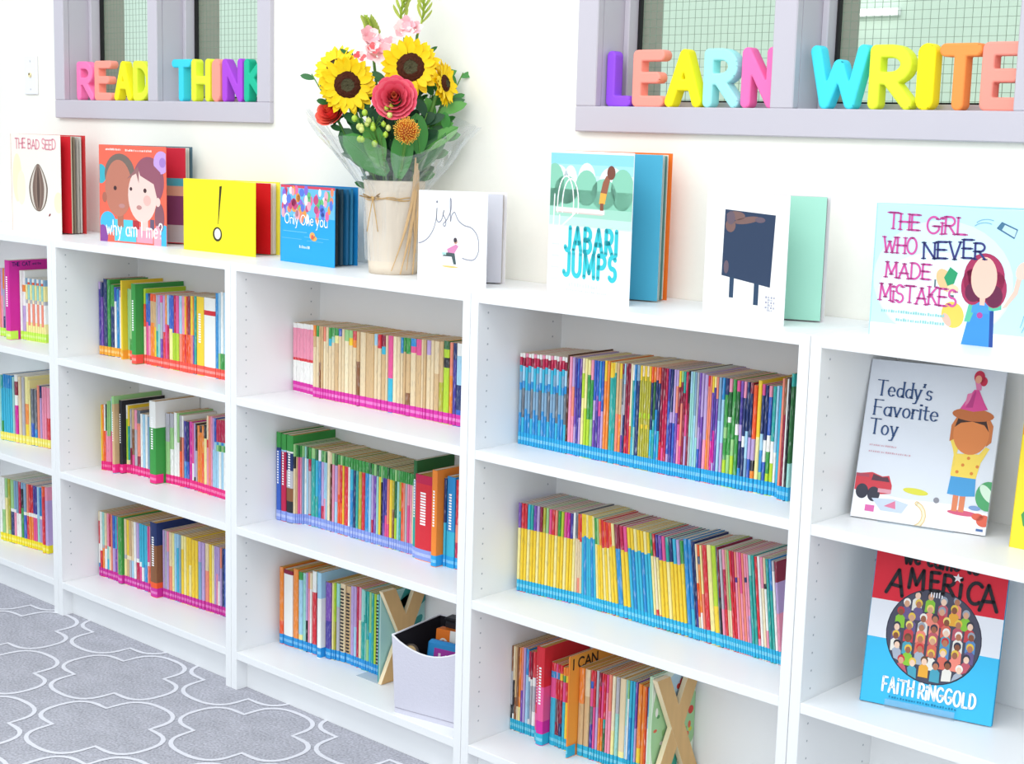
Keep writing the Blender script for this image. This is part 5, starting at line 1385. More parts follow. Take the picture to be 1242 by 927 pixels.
A.put([sx([(.70, .745), (.735, .80), (.785, .87), (.82, .87), (.865, .80), (.90, .755), (.80, .735)])], 'd84a92'); A.put([sx([(.775, .85), (.76, .79), (.73, .765), (.74, .84)]), sx([(.80, .87), (.78, .93), (.83, .93), (.835, .87)])], 'e07aa8'); A.put([ell(w * .81, h * .95, .009, .011), ell(w * .845, h * .925, .006, .008)], 'c8304c'); A.put(ell(w * .805, h * .935, .0055, .007), 'e8a488'); A.put([sx([(.74, .755), (.79, .86), (.80, .86), (.79, .76)])], 'b83a80')
A.put(ell(w * .985, h * .235, .021, .025, 22), '4fa06a'); A.put([ell(w * .975, h * .25, .008, .018, rot=40)], 'cfe6d2'); A.put([ell(w * .90, h * .155, .010, .004)], '7a9ac8'); A.put([ell(w * .93, h * .105, .010, .006), ell(w * .975, h * .085, .012, .010)], 'd8604c'); A.put([rect(w * .93, h * .02, w * .98, h * .035)], '4a6aa0'); A.done('cover_illustration', t)
A = Art(w, h, under=A); NV = '33507e'
write(A, "Teddy's", w * .075, h * .775, .0265, .0033, NV, contrast=.60, width=w * .405, ser=.0036, track=.2); write(A, 'Favorite', w * .07, h * .650, .0265, .0033, NV, contrast=.60, width=w * .475, ser=.0036, track=.2); write(A, 'Toy', w * .06, h * .530, .0265, .0033, NV, contrast=.60, width=w * .20, ser=.0036, track=.2)
scribble(A, w * .07, w * .28, h * .455, .003, 'd0a8b4', 14); scribble(A, w * .07, w * .39, h * .415, .003, 'd0a8b4', 20); A.done('title_lettering', t)

w, h, ln, yw = .226, .276, .185, .2275
t = leaning_book('red, white and blue picture book with a round crowd picture, tilted on the lower shelf', 2.4892, .0864, zB + .0022, yw, ln, w, h, '3ebbea', '2a98c8', .010)
easel('clear easel with front lip under the red, white and blue book', 2.4892, .0864, zB, yw, ln, .045, .165, .085, .15, .016)
A = Art(w, h); A.put(rect(0, h * .655, w, h), 'd92338'); A.put(rect(0, h * .415, w, h * .655), 'e4e6ee'); cx, cy, rr_ = w * .50, h * .475, w * .355
A.put(ell(cx, cy, rr_ + .0015, n=40), '26263a'); A.put(ell(cx, cy, rr_, n=40), '4a4a5c'); rn = random.Random(5)
body = ['c8444c', '5a8ac0', 'e8a83c', '8ac43c', 'd86a5a', 'e8e4dc', '6a5a8a', 'c05a6a', '4aa0b8', 'f08a7a', 'a8b0c0']; skin = ['b8785a', 'd8a484', '8a543c', 'f0ccb4', 'a0644a']; hat = ['2f2a30', '6a4a34', 'e8c24c', '9aa4b4', 'f2ede6', '3a3a4a', 'c8343c', 'f0d878']
rowsy = [.80, .58, .36, .12, -.12, -.36, -.60]
for ry in rowsy:
    half = math.sqrt(max(0, 1 - ry * ry)); nn = max(3, int(half * 7.6))
    k0 = A.k
    for k in range(nn):
        A.k = k0 + 3 * (k % 2)
        px_ = cx + rr_ * (half * (2 * (k + .5) / nn - 1) * .93); py_ = cy + rr_ * (ry + rn.uniform(-.05, .05))
        inside = lambda poly: [((cx + (a - cx) * min(1, rr_ * .985 / max(math.hypot(a - cx, b - cy), 1e-6))), (cy + (b - cy) * min(1, rr_ * .985 / max(math.hypot(a - cx, b - cy), 1e-6)))) for a, b in poly]
        A.put(inside([(px_ - .0085, py_ - .026), (px_ - .008, py_ - .008), (px_ - .004, py_ - .004), (px_ + .004, py_ - .004), (px_ + .008, py_ - .008), (px_ + .0085, py_ - .026)]), rn.choice(body)); A.put(inside(ell(px_, py_ + .0035, .0064, .0072, 12)), rn.choice(hat))
        A.k += 1; A.put(inside(ell(px_, py_ + .0008, .0048, .0060, 10)), rn.choice(skin), False)
    A.k = k0 + 6
A.put([rect(cx - .012 + .0046 * k, cy + rr_ * .84, cx - .010 + .0046 * k, cy + rr_ * .97) for k in range(5)], 'f0eef4'); A.done('cover_illustration', t)
A = Art(w, h, under=A); 
for ch, fx, fy, hh, tl in (('A', .105, .705, .043, -6), ('M', .275, .755, .033, 0), ('E', .440, .760, .031, 3), ('R', .535, .750, .033, 0), ('i', .660, .745, .034, 0), ('C', .715, .725, .036, -4), ('A', .815, .690, .043, 4)): write(A, ch, w * fx, h * fy, hh, .0062, '1e1a24', wscale=.92, rot=tl)
write(A, 'we came to', w * .22, h * .905, .026, .0050, '1e1a24', width=w * .56, track=.22, jitter=.05)
A.put([[(w * .633 + (.0085 if k % 2 == 0 else .0035) * math.sin(k * PI / 5), h * .862 + (.0085 if k % 2 == 0 else .0035) * math.cos(k * PI / 5)) for k in range(10)]], 'f6eef0')
write(A, 'FAiTH RiNGGOLD', w * .165, h * .085, .0245, .0040, 'ffffff', width=w * .70, track=.30, jitter=.05); scribble(A, w * .22, w * .74, h * .052, .004, '1f7fa8', 24); A.done('title_lettering', t)

# yellow book at the picture edge
w, h = .20, .232
t = leaning_book('bright yellow book with an orange corner, cut off by the picture edge', 2.722, .122, zA, .03, .10, w, h, 'f8e03a', 'e8c82a')
A = Art(w, h); A.put(rect(0, h * .80, w * .5, h), 'f2a62c'); A.put(pen([[(w * .2, h * .02), (w * .19, h * .12), (w * .11, h * .18), (w * .09, h * .24), (w * .12, h * .28), (w * .18, h * .27)]], .010), '4f9a58'); A.done('cover_illustration', t)

# ---------------------------------------------------------------- grey fabric bin and what it holds
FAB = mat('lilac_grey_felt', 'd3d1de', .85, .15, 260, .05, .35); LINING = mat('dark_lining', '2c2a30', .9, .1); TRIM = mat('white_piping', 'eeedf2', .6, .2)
def fabric_bin(x, y, z, yaw):
    t = thing('storage_bin', 'lilac grey felt bin with a dipped front, on the bottom shelf beside the cross bookend', 'bin', (x, y, z), (0, 0, yaw))
    W_, D_, H_ = .176, .180, .178; fl = .008; th = .003; NX = 10
    def top(side, u):  # rim height along each side
        if side == 'front': return H_ - .058 * (1 - (2 * min(max(u * .62, 0), 1) - 1) ** 2) if 0 else H_ - .030 * math.sin(PI * min(u, 1)) ** .8
        return H_
    cor = [(0, 0), (W_, 0), (W_, D_), (0, D_)]; ct = [(-fl, -fl * .5), (W_ + fl * .3, -fl * .5), (W_ + fl * .3, D_), (-fl, D_)]
    m = MB(); lin_ = MB(); rim = []
    for s_ in range(4):
        a, b, a2, b2 = cor[s_], cor[(s_ + 1) % 4], ct[s_], ct[(s_ + 1) % 4]
        inx, iny = [(0, 1), (-1, 0), (0, -1), (1, 0)][s_]
        for k in range(NX):
            u0, u1 = k / NX, (k + 1) / NX; q = []
            for u in (u0, u1):
                hz = top('front' if s_ == 0 else 'x', u); f = hz / H_
                bt = (a[0] + (b[0] - a[0]) * u, a[1] + (b[1] - a[1]) * u); tp = (a2[0] + (b2[0] - a2[0]) * u, a2[1] + (b2[1] - a2[1]) * u)
                q.append((bt, (bt[0] + (tp[0] - bt[0]) * f, bt[1] + (tp[1] - bt[1]) * f), hz))
            (b0, t0, h0), (b1, t1, h1) = q
            m.add([(*b0, 0), (*b1, 0), (*t1, h1), (*t0, h0)], [(0, 1, 2, 3)], FAB)
            off = lambda p, d=th: (p[0] + inx * d, p[1] + iny * d)
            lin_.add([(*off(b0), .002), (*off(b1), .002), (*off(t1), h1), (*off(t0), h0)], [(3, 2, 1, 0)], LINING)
            m.add([(*t0, h0), (*t1, h1), (*off(t1), h1), (*off(t0), h0)], [(0, 1, 2, 3)], FAB)
            rim.append((*off(t0, th / 2), h0 + .0008))
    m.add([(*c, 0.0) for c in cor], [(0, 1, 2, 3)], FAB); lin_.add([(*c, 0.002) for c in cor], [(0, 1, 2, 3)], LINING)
    m.build('felt_shell', t); lin_.build('dark_lining', t)
    r_ = MB(); r_.tube(rim + [rim[0]], .0021, TRIM, 6); r_.build('rim_piping', t)
    s_ = MB(); s_.tube([(.002, -.0006, .012), (W_ - .002, -.0006, .012)], .0008, mat('seam_thread', 'aaa6b4', .8), 5); s_.build('bottom_seam', t)
    return t
BX, BY, BYAW = 1.3795, .014, .18
fabric_bin(BX, BY, zC + .0002, BYAW)
def inbin(u, v, w_): c, s = math.cos(BYAW), math.sin(BYAW); return (BX + u * c - v * s, BY + u * s + v * c, zC + w_)
t = thing('card_box', 'orange and white card box sticking up out of the grey felt bin', 'box', inbin(.042, .085, .063), (R(-6), 0, BYAW + .1))
m = MB(); m.bbox((0, 0, 0), (.07, .03, .115), ink('ee7a24'), .001); m.build('carton', t); A = Art(.07, .115); A.put(rect(.036, .03, .07, .115), 'f4f0ea'); A.put(ell(.02, .085, .011), 'fbe9d8'); A.put([ell(.02, .088, .004), ell(.02, .080, .006, .004)], 'e06a1c'); A.put([ell(.014, .05, .004), ell(.026, .05, .004), rect(.010, .058, .032, .064)], 'fbe9d8'); A.done('carton_print', t)
t = thing('marker_case', 'black case standing behind the orange card box in the bin', 'case', inbin(.046, .122, .068), (0, 0, BYAW)); m = MB(); m.bbox((0, 0, 0), (.04, .03, .122), mat('black_plastic', '232329', .4), .004); m.build('case_body', t)
m = MB(); m.bbox((-.001, -.001, .122), (.041, .031, .130), mat('black_plastic_cap', '1a1a20', .4), .003); m.build('case_lid', t)
t = thing('tablet_toy', 'blue rounded case with a purple label leaning in the front of the grey bin', 'case', inbin(.046, .040, .079), (R(-10), 0, BYAW + .02)); m = MB(); m.bbox((0, 0, 0), (.095, .022, .088), mat('teal_blue_plastic', '2b86c4', .35), .007); m.build('case_body', t)
A = Art(.095, .088); A.put(rect(.022, .012, .095, .072), 'a0389c'); A.put(rect(.034, .022, .040, .062), 'e8d4ea'); A.put(rect(.052, .014, .095, .060), 'e9e6f0'); A.put(rect(.0, .0, .02, .02), '4a4ab0'); s_, w_ = letters('The', .018, .2) if 0 else letters('Th', .018, .2); A.put(pen(xf(s_, .064, .026), .003), '2a9ab0'); A.done('case_label', t)
t = thing('wooden_disc', 'round tan disc resting against the dark lining inside the grey bin', 'disc', inbin(.030, .020, .138), (R(-14), 0, BYAW)); m = MB(); prof = [(0, 0), (.016, 0), (.018, .002), (.018, .006), (.016, .008), (0, .008)]
m.lathe(prof, (0, 0, 0), mat('tan_disc', 'b89a6a', .6), 24); o = m.build('disc_face', t); o.rotation_euler = (R(90), 0, 0); m = MB(); m.lathe([(.0185, -.0005), (.021, .001), (.021, .007), (.0185, .0085)], (0, 0, 0), mat('dark_disc_rim', '4a4038', .6), 24); o = m.build('disc_rim', t); o.rotation_euler = (R(90), 0, 0)

# ---------------------------------------------------------------- wrapped pot with the bouquet
PX, PY = 1.204, .152
KRAFT = mat('kraft_paper', 'e2d3c0', .75, .15, 14, .06, .25); KRAFTD = mat('kraft_paper_ribbon', 'd2ae80', .6, .2, 20, .1); RAFFIA = mat('raffia', 'c8a26a', .7, .2, 60, .12)
t = thing('flower_pot', 'pot wrapped in pale kraft paper tied with raffia, holding the bouquet', 'pot', (PX, PY, ZTOP))
m = MB(); wob = lambda a, j: 1 + .018 * math.sin(7 * a + j * .5) + .012 * math.sin(13 * a + 1)
m.lathe([(0, 0.0005), (.054, .0005), (.056, .02), (.059, .07), (.063, .13), (.067, .18), (.070, .208), (.066, .210), (.060, .195), (.055, .12), (0, .10)], (0, 0, 0), KRAFT, 48, wob); m.build('kraft_wrap', t)
m = MB(); m.tube([(.0672 * math.cos(a * PI / 16), .0672 * math.sin(a * PI / 16), .168 + .002 * math.sin(a)) for a in range(33)], .0016, RAFFIA, 6); m.tube([(.0685 * math.cos(a * PI / 16), .0685 * math.sin(a * PI / 16), .172 - .002 * math.sin(a * 2)) for a in range(33)], .0013, RAFFIA, 6); m.build('raffia_tie', t)
def camdir(x, y): d = Vector((CAM[0] - x, CAM[1] - y, 0)).normalized(); return d
vd = camdir(PX, PY); vr = Vector((-vd.y, vd.x, 0))            # towards the room, and along the shelf as the room sees it
bk = Vector((0, 0, .17)) + vd * .054 - vr * .047
m = MB()
for sgn in (1, -1):
    for k in range(2):
        L_ = [bk + vr * (sgn * .030 * math.sin(PI * q / 8) * (1 - .25 * k)) + Vector((0, 0, (.010 + .006 * k) * math.sin(2 * PI * q / 8 * .5) * (1 if sgn > 0 else .6))) + vd * (.006 * math.sin(PI * q / 8)) for q in range(9)]
        m.tube(L_, .0013, RAFFIA, 5)
    m.tube([bk + vr * (sgn * .012 * q / 4) + Vector((0, 0, -.016 * q - .002 * q * q * .3)) + vd * (.002) for q in range(5)], .0011, RAFFIA, 5)
m.ball(bk, .004, RAFFIA, 8); m.build('raffia_bow', t)
# folded paper edges running down the wrap
m = MB()
for (l0, l1, z0, z1, wd, bow) in ((.048, -.004, .245, .010, .007, .010), (.050, .016, .250, .003, .008, .008), (.046, .030, .262, .012, .006, .004), (.052, .044, .235, .002, .009, .002), (.043, .050, .225, .05, .006, -.002)):
    pts = []
    for q in range(11):
        f = q / 10; z = z0 + (z1 - z0) * f; r_ = .0575 + .013 * min(z / .2, 1.2); lat = l0 + (l1 - l0) * f + bow * math.sin(PI * f); lat = min(lat, r_ * .96)
        d_ = math.sqrt(max(r_ * r_ - lat * lat, .0001)) + .0025 + .004 * f; c_ = vr * lat + vd * d_ + Vector((0, 0, z)); wv = vr * (wd * (.35 + .65 * math.sin(PI * min(1, f + .12))) / 2)
        pts.append((c_ - wv, c_ + vd * .0022, c_ + wv))
    v = [p for pr_ in pts for p in pr_]; m.add(v, [f_ for i in range(10) for f_ in ((3 * i, 3 * i + 1, 3 * i + 4, 3 * i + 3), (3 * i + 1, 3 * i + 2, 3 * i + 5, 3 * i + 4))], KRAFTD, True)
m.build('kraft_folds', t)

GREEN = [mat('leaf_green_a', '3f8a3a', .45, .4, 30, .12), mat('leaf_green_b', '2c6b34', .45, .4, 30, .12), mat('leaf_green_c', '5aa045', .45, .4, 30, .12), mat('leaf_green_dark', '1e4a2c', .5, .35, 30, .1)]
STEM = mat('stem_green', '5c8c3c', .5, .3)
def basis(n_, roll=0):
    n_ = Vector(n_).normalized(); u = Vector((0, 0, 1)).cross(n_)
    u = u.normalized() if u.length > 1e-4 else Vector((1, 0, 0)); v = n_.cross(u)
    return u * math.cos(roll) + v * math.sin(roll), v * math.cos(roll) - u * math.sin(roll), n_
def petal(mb, c, dr, n_, L_, w_, curl, mt, tip=.25, seg=6, cup=.0):
    """one petal or leaf blade from c along dr; n_ is its upper side; curl lifts the tip towards n_"""
    dr = Vector(dr).normalized(); n_ = Vector(n_).normalized(); s_ = dr.cross(n_).normalized(); v = []
    for i in range(seg + 1):
        f = i / seg; wid = w_ / 2 * (math.sin(PI * min(1, f * .86 + .07)) ** .8) if f < 1 else w_ * .02 * tip
        c_ = Vector(c) + dr * (L_ * f) + n_ * (curl * L_ * f * f)
        v += [c_ - s_ * wid + n_ * cup * wid, c_, c_ + s_ * wid + n_ * cup * wid]
    f_ = []
    for i in range(seg):
        a = 3 * i; f_ += [(a, a + 1, a + 4, a + 3), (a + 1, a + 2, a + 5, a + 4)]
    mb.add(v, f_, mt, True)
def stem_to(mb, p, r0=.0028, bend=.02):
    a = Vector((PX + (p[0] - PX) * .15, PY + (p[1] - PY) * .15, ZTOP + .11)); b = Vector(p); pts = []
    for i in range(9):
        f = i / 8; q = a.lerp(b, f); q.z += bend * math.sin(PI * f) * .5; pts.append(q)
    mb.tube(pts, r0, STEM, 6)
rb = random.Random(11)
SFY = mat('sunflower_petal', 'fbd20c', .5, .25, 40, .07); SFD = mat('sunflower_disc_brown', '4a2416', .8, .15, 300, .25, .8); SFC = mat('sunflower_disc_centre', '4f4a34', .8, .15, 300, .2, .8)
def sunflower(p, n_, rp, rd, label, seed):
    r_ = random.Random(seed); t = thing('sunflower', label, 'flower', p, group='sunflowers in the bouquet'); u, v, n2 = basis(n_)
    m = MB()
    for ring, (k, ln, lift) in enumerate(((19, 1.0, .02), (17, .93, .10), (15, .80, .2))):
        for i in range(k):
            a = 2 * PI * (i + .37 * ring + r_.uniform(-.18, .18)) / k; d = u * math.cos(a) + v * math.sin(a); L_ = (rp - rd * .7) * ln * r_.uniform(.88, 1.08)
            petal(m, d * (rd * .72) + n2 * .002 * ring, d + n2 * lift, n2, L_, rp * .27, r_.uniform(-.12, .18), SFY, cup=.25)
    m.build('petals', t)
    def dome(r0, r1, z0, z1, mt, name, bump):
        mb = MB(); k = len(mb.v); N = 26; RN = 6; vv = []
        for j in range(RN + 1):
            f = j / RN; rr = r0 + (r1 - r0) * f; z = z0 + (z1 - z0) * f * f
            for i in range(N):
                a = 2 * PI * i / N; zz = z + r_.uniform(-bump, bump); vv.append(u * (rr * math.cos(a)) + v * (rr * math.sin(a)) + n2 * zz)
        mb.add(vv, [(j * N + i, j * N + (i + 1) % N, (j + 1) * N + (i + 1) % N, (j + 1) * N + i) for j in range(RN) for i in range(N)], mt); return mb.build(name, t)
    dome(rd * .45, rd, .012, .004, SFD, 'seed_ring', .0014); dome(.0003, rd * .50, .0095, .0115, SFC, 'seed_centre', .0009)
    m = MB(); m.ball(tuple(-n2 * .014), rd * .40, GREEN[0], 10)
    for i in range(9):
        a = 2 * PI * i / 9; d = u * math.cos(a) + v * math.sin(a); petal(m, d * rd * .4 - n2 * .004, d, n2, rd * .8, rd * .3, -.2, GREEN[0])
    m.build('calyx', t)
    m = MB(); stem_to(m, Vector(p) - n2 * .008, .0042); o = m.build('stem', t); o.location = -Vector(p)
    return t
def off(p, k): d = (Vector(CAM) - Vector(p)).normalized(); return tuple(Vector(p) + d * k)
nc = lambda p, up=.12, side=0: (Vector(CAM) - Vector(p)).normalized() + Vector((0, 0, up)) + vr * side
p1, p2, p3 = (1.1651, .043, 1.4761), (1.2576, .145, 1.5179), (1.1000, .0650, 1.5150)
sunflower(p1, nc(p1, .0, .06), .064, .0315, 'big sunflower with dark brown disc, lower one above the coral bud', 1)
sunflower(p2, nc(p2, .12, .02), .067, .0335, 'big sunflower with dark brown disc, highest one above the coral rose', 2)
sunflower(p3, nc(p3, .9, -.9), .056, .022, 'sunflower mostly hidden behind the lower big sunflower', 3)
p4 = (1.3050, .2000, 1.4850); sunflower(p4, nc(p4, .35, 1.9), .052, .020, 'side-on sunflower behind the green leaves next to the wall', 4)

def rose(p, n_, rad, label, cols, seed, name='rose'):
    r_ = random.Random(seed); t = thing(name, label, 'flower', p, group='coral roses in the bouquet'); u, v, n2 = basis(n_); lay = 7
    for li in range(lay):
        f = li / (lay - 1); k = 4 + li; m = MB()                 # f 0 = heart, 1 = outermost ring
        for i in range(k):
            a = 2 * PI * (i / k) + li * 1.3 + r_.uniform(-.12, .12); d = u * math.cos(a) + v * math.sin(a)
            c0 = d * (rad * (.04 + .34 * f)) - n2 * (rad * .25)
            R0 = rad * (.16 + .84 * f); hgt = rad * (.78 - .40 * f) ; s_ = d.cross(n2).normalized(); vv = []
            wid = R0 * 2 * math.sin(PI / k) * 1.05 + rad * .12
            for a_ in range(5):
                g = a_ / 4; rr = R0 * (.35 + .65 * g ** .7) * (1 + (.10 * g if f > .4 else -.1 * g)); zz = -rad * .35 + (hgt + rad * .35) * (g - (.18 * f) * g ** 3)
                for b_ in range(5):
                    q = (b_ - 2) / 2; ang = q * wid / (2 * max(R0, rad * .12)) ; dd = d * math.cos(ang) + s_ * math.sin(ang)
                    vv.append(dd * (rr - .08 * rad * q * q * g) + n2 * (zz - .10 * rad * q * q * g + .012 * rad * r_.uniform(-1, 1)))
            m.add(vv, [(5 * a_ + b_, 5 * a_ + b_ + 1, 5 * a_ + b_ + 6, 5 * a_ + b_ + 5) for a_ in range(4) for b_ in range(4)], mat('rose_petal_%s' % cols[li % len(cols)], cols[li % len(cols)], .45, .3, 60, .06), True)
        m.build('petal_ring', t)
    m = MB(); m.ball(tuple(-n2 * rad * .45), rad * .42, GREEN[1], 10)
    for i in range(5):
        a = 2 * PI * i / 5; d = u * math.cos(a) + v * math.sin(a); petal(m, d * rad * .2 - n2 * rad * .5, d, n2, rad * .7, rad * .25, .3, GREEN[1])
    m.build('calyx', t); m = MB(); stem_to(m, Vector(p) - n2 * rad * .7, .003); o = m.build('stem', t); o.location = -Vector(p)
p5, p6 = (1.2684, .0905, 1.448), (1.1245, .0334, 1.4147)
rose(p5, nc(p5, .30, -.08), .046, 'large coral pink rose between the two big sunflowers', ['f58a5e', 'f0586c', 'f4667a', 'f26a80', 'ee5a74', 'f67a8c', 'f0647c'], 3)
rose(p6, nc(p6, .7, -.7), .034, 'smaller orange-red rose at the outer edge under the lower sunflower', ['f26a3e', 'f0503c', 'ee4a44', 'f25a50', 'f0604e', 'f4705c', 'f06858'], 5)

# pincushion flower
def pincushion(p, n_, rad, label):
    t = thing('pincushion_flower', label, 'flower', p); u, v, n2 = basis(n_); m = MB(); r_ = random.Random(9); cols = [mat('pin_orange', 'f09a2c', .5), mat('pin_yellow', 'f6c04a', .5), mat('pin_rust', 'd9702a', .5)]
    for i in range(190):
        f = (i + .5) / 190; th = math.acos(1 - 1.25 * f); a = i * 2.39996; d = (u * math.cos(a) + v * math.sin(a)) * math.sin(th) + n2 * math.cos(th)
        e = d * rad * r_.uniform(.9, 1.1); mid = d * rad * .6 + n2 * rad * .10; e2 = e + (n2 - d) * rad * .25
        m.tube([d * rad * .2, mid, e2], [.0009, .0009, .0006], cols[i % 3], 4); m.ball(tuple(e2), .0014, cols[1], 4)
    m.build('styles', t); m = MB(); m.ball((0, 0, 0), rad * .55, mat('pin_heart', 'b8642a', .7), 12); m.build('heart', t); m = MB(); stem_to(m, Vector(p) - n2 * rad * .4, .003); o = m.build('stem', t); o.location = -Vector(p)
p7 = (1.3035, .0935, 1.3779); pincushion(p7, nc(p7, .25), .036, 'spiky orange pincushion flower below the large coral rose')

# berries
def berries(p, label, seed, n):
    t = thing('berry_sprig', label, 'berries', p, group='green berry sprigs in the bouquet'); r_ = random.Random(seed); BER = mat('berry_green', 'a8c83c', .3, .5); BE2 = mat('berry_pale', 'd4dc7c', .3, .5)
    st = MB(); stem_to(st, p, .002); st2 = st
    for i in range(n):
        e = vr * r_.uniform(-.045, .045) + Vector((0, 0, r_.uniform(-.028, .030))) + vd * r_.uniform(.0, .03); st.tube([Vector(p) - vd * .02 + Vector((0, 0, -.03)), Vector(p) + e * .6, Vector(p) + e], .0009, STEM, 4)
        m = MB(); m.ball(tuple(e), r_.uniform(.0052, .0068), BER if i % 3 else BE2, 10, (1, 1, 1.15)); m.ball(tuple(e + Vector((0, 0, .0066))), .0015, BE2, 5)
        for q in range(4): petal(m, e - Vector((0, 0, .005)), Vector((math.cos(q * PI / 2), math.sin(q * PI / 2), .2)), (0, 0, 1), .010, .005, -.1, GREEN[0], seg=3)
        m.build('berry', t)
    o = st.build('stem', t); o.location = -Vector(p)
berries((1.2307, .0603, 1.408), 'sprig of round green berries left of the coral rose', 4, 10); berries((1.2500, .0640, 1.372), 'lower sprig of pale green berries above the wrapped pot', 8, 8)

# gladiolus
GLP = [mat('gladiolus_pink', 'f8b8c0', .5, .25, 50, .05), mat('gladiolus_blush', 'fbdcdc', .5, .25, 50, .04), mat('gladiolus_red', 'ee6a6e', .5, .25)]
def gladiolus(p, top, tip, label, flowers, seed):
    t = thing('gladiolus', label, 'flower', p, group='gladiolus stems in the bouquet'); r_ = random.Random(seed); P0 = Vector(p); P1, P2 = Vector(top), Vector(tip)
    path = [(P0 * (1 - f) ** 2 + P1 * 2 * f * (1 - f) + P2 * f * f) - P0 for f in [i / 14 for i in range(15)]]
    m = MB(); m.tube(path, [.0028 - .00012 * i for i in range(15)], mat('gladiolus_stem', 'a8c04a', .5), 6); stm = m.build('flower_spike', t)
    m = MB(); stem_to(m, p, .0032); o = m.build('stem', t); o.location = -P0
    for i in range(3, 15):
        d = (path[min(i + 1, 14)] - path[i - 1]).normalized(); sd = vr * (1 if i % 2 else -1) + vd * .5; m = MB()
        petal(m, path[i], d * .9 + sd * .35, sd, .040 - .0012 * i, .015, .12, mat('gladiolus_bud', 'c2d060', .5), cup=.5); petal(m, path[i] + d * .003, d * 1.0 + sd * .25, -sd, .034 - .001 * i, .012, .05, mat('gladiolus_bud2', 'a9bd4c', .5), cup=.5); m.build('bud', t)
    for (dx, dz, dd, k, sz) in flowers:
        c = vr * dx + Vector((0, 0, dz)) + vd * dd; m = MB(); u, v, n2 = basis(vd + Vector((0, 0, .5)) + vr * r_.uniform(-.5, .5), r_.uniform(0, 1))
        for q in range(6):
            a = 2 * PI * q / 6; d = u * math.cos(a) + v * math.sin(a); petal(m, c + d * .002, d * .75 + n2 * .7, n2 - d * .3, sz * r_.uniform(.9, 1.1), sz * .72, -.15, GLP[k if q % 3 else (k + 1) % 2], cup=.35)
        m.build('bloom', t)
g1 = (1.159, .1225, 1.5530); gladiolus(g1, (1.158, .125, 1.59), (1.1438, .1228, 1.6147), 'pink gladiolus with open blooms above the lower sunflower', [(0, .012, .01, 0, .034), (.010, -.012, .02, 1, .038), (-.012, .028, .01, 0, .030), (.004, .001, .03, 2, .018), (-.028, -.016, .02, 2, .016)], 2)
g2 = (1.2100, .1715, 1.5874); gladiolus(g2, (1.180, .165, 1.66), (1.2218, .194, 1.690), 'gladiolus with arching green buds and a pale pink bloom behind the highest sunflower', [(-.008, .008, .01, 1, .030), (.006, .022, .0, 0, .024), (-.03, -.018, .01, 0, .018)], 6)
g3 = (1.2335, .1872, 1.5900); gladiolus(g3, (1.262, .195, 1.655), (1.2300, .195, 1.700), 'gladiolus with mostly closed green buds leaning over the top of the bouquet', [(-.004, .012, .0, 0, .022)], 7)

# foliage
def sprig(p, pts, n, L_, w_, mt, label, seed, up=.3):
    t = thing('leafy_sprig', label, 'foliage', p, group='leaf sprigs in the bouquet'); P0 = Vector(p); path = [Vector(q) - P0 for q in pts]; m = MB(); m.tube(path, .0014, STEM, 5); m.build('twig', t); r_ = random.Random(seed)
    for i in range(n):
        f = (i + .6) / n * (len(path) - 1); k = min(int(f), len(path) - 2); q = path[k].lerp(path[k + 1], f - k); d = (path[k + 1] - path[k]).normalized(); sd = d.cross(vd).normalized() * (1 if i % 2 else -1); m = MB()
        petal(m, q, d * .75 + sd * .75 + vd * r_.uniform(-.1, .35), vd + Vector((0, 0, up)), L_ * r_.uniform(.85, 1.1), w_, r_.uniform(-.15, .1), mt, cup=.2); m.build('leaf', t)
    return t
base = (PX, PY, ZTOP + .17); C3 = lambda x, y, z: (x, y, z)
def fan(px_lat, z, dep, n, L_, w_, mt, label, seed, start=.25):
    e = Vector((PX, PY, z)) + vr * px_lat + vd * dep; a = Vector((PX, PY, ZTOP + .17)) + vr * px_lat * start
    pts = [a.lerp(e, i / 5) + Vector((0, 0, .012 * math.sin(PI * i / 5))) for i in range(6)]; return sprig(tuple(a), [tuple(q) for q in pts], n, L_, w_, mt, label, seed)
fan(-.185, 1.498, .03, 9, .034, .014, GREEN[1], 'thin dark leaf sprig reaching out past the lower sunflower', 1)
fan(.150, 1.512, -.010, 10, .036, .014, GREEN[0], 'thin leaf sprig reaching up beside the wall', 2)
fan(-.10, 1.555, -.02, 7, .034, .010, GREEN[1], 'narrow leaf sprig behind the hidden sunflower', 3); fan(.07, 1.57, -.02, 6, .03, .010, GREEN[1], 'narrow dark leaf tip behind the highest sunflower', 4)
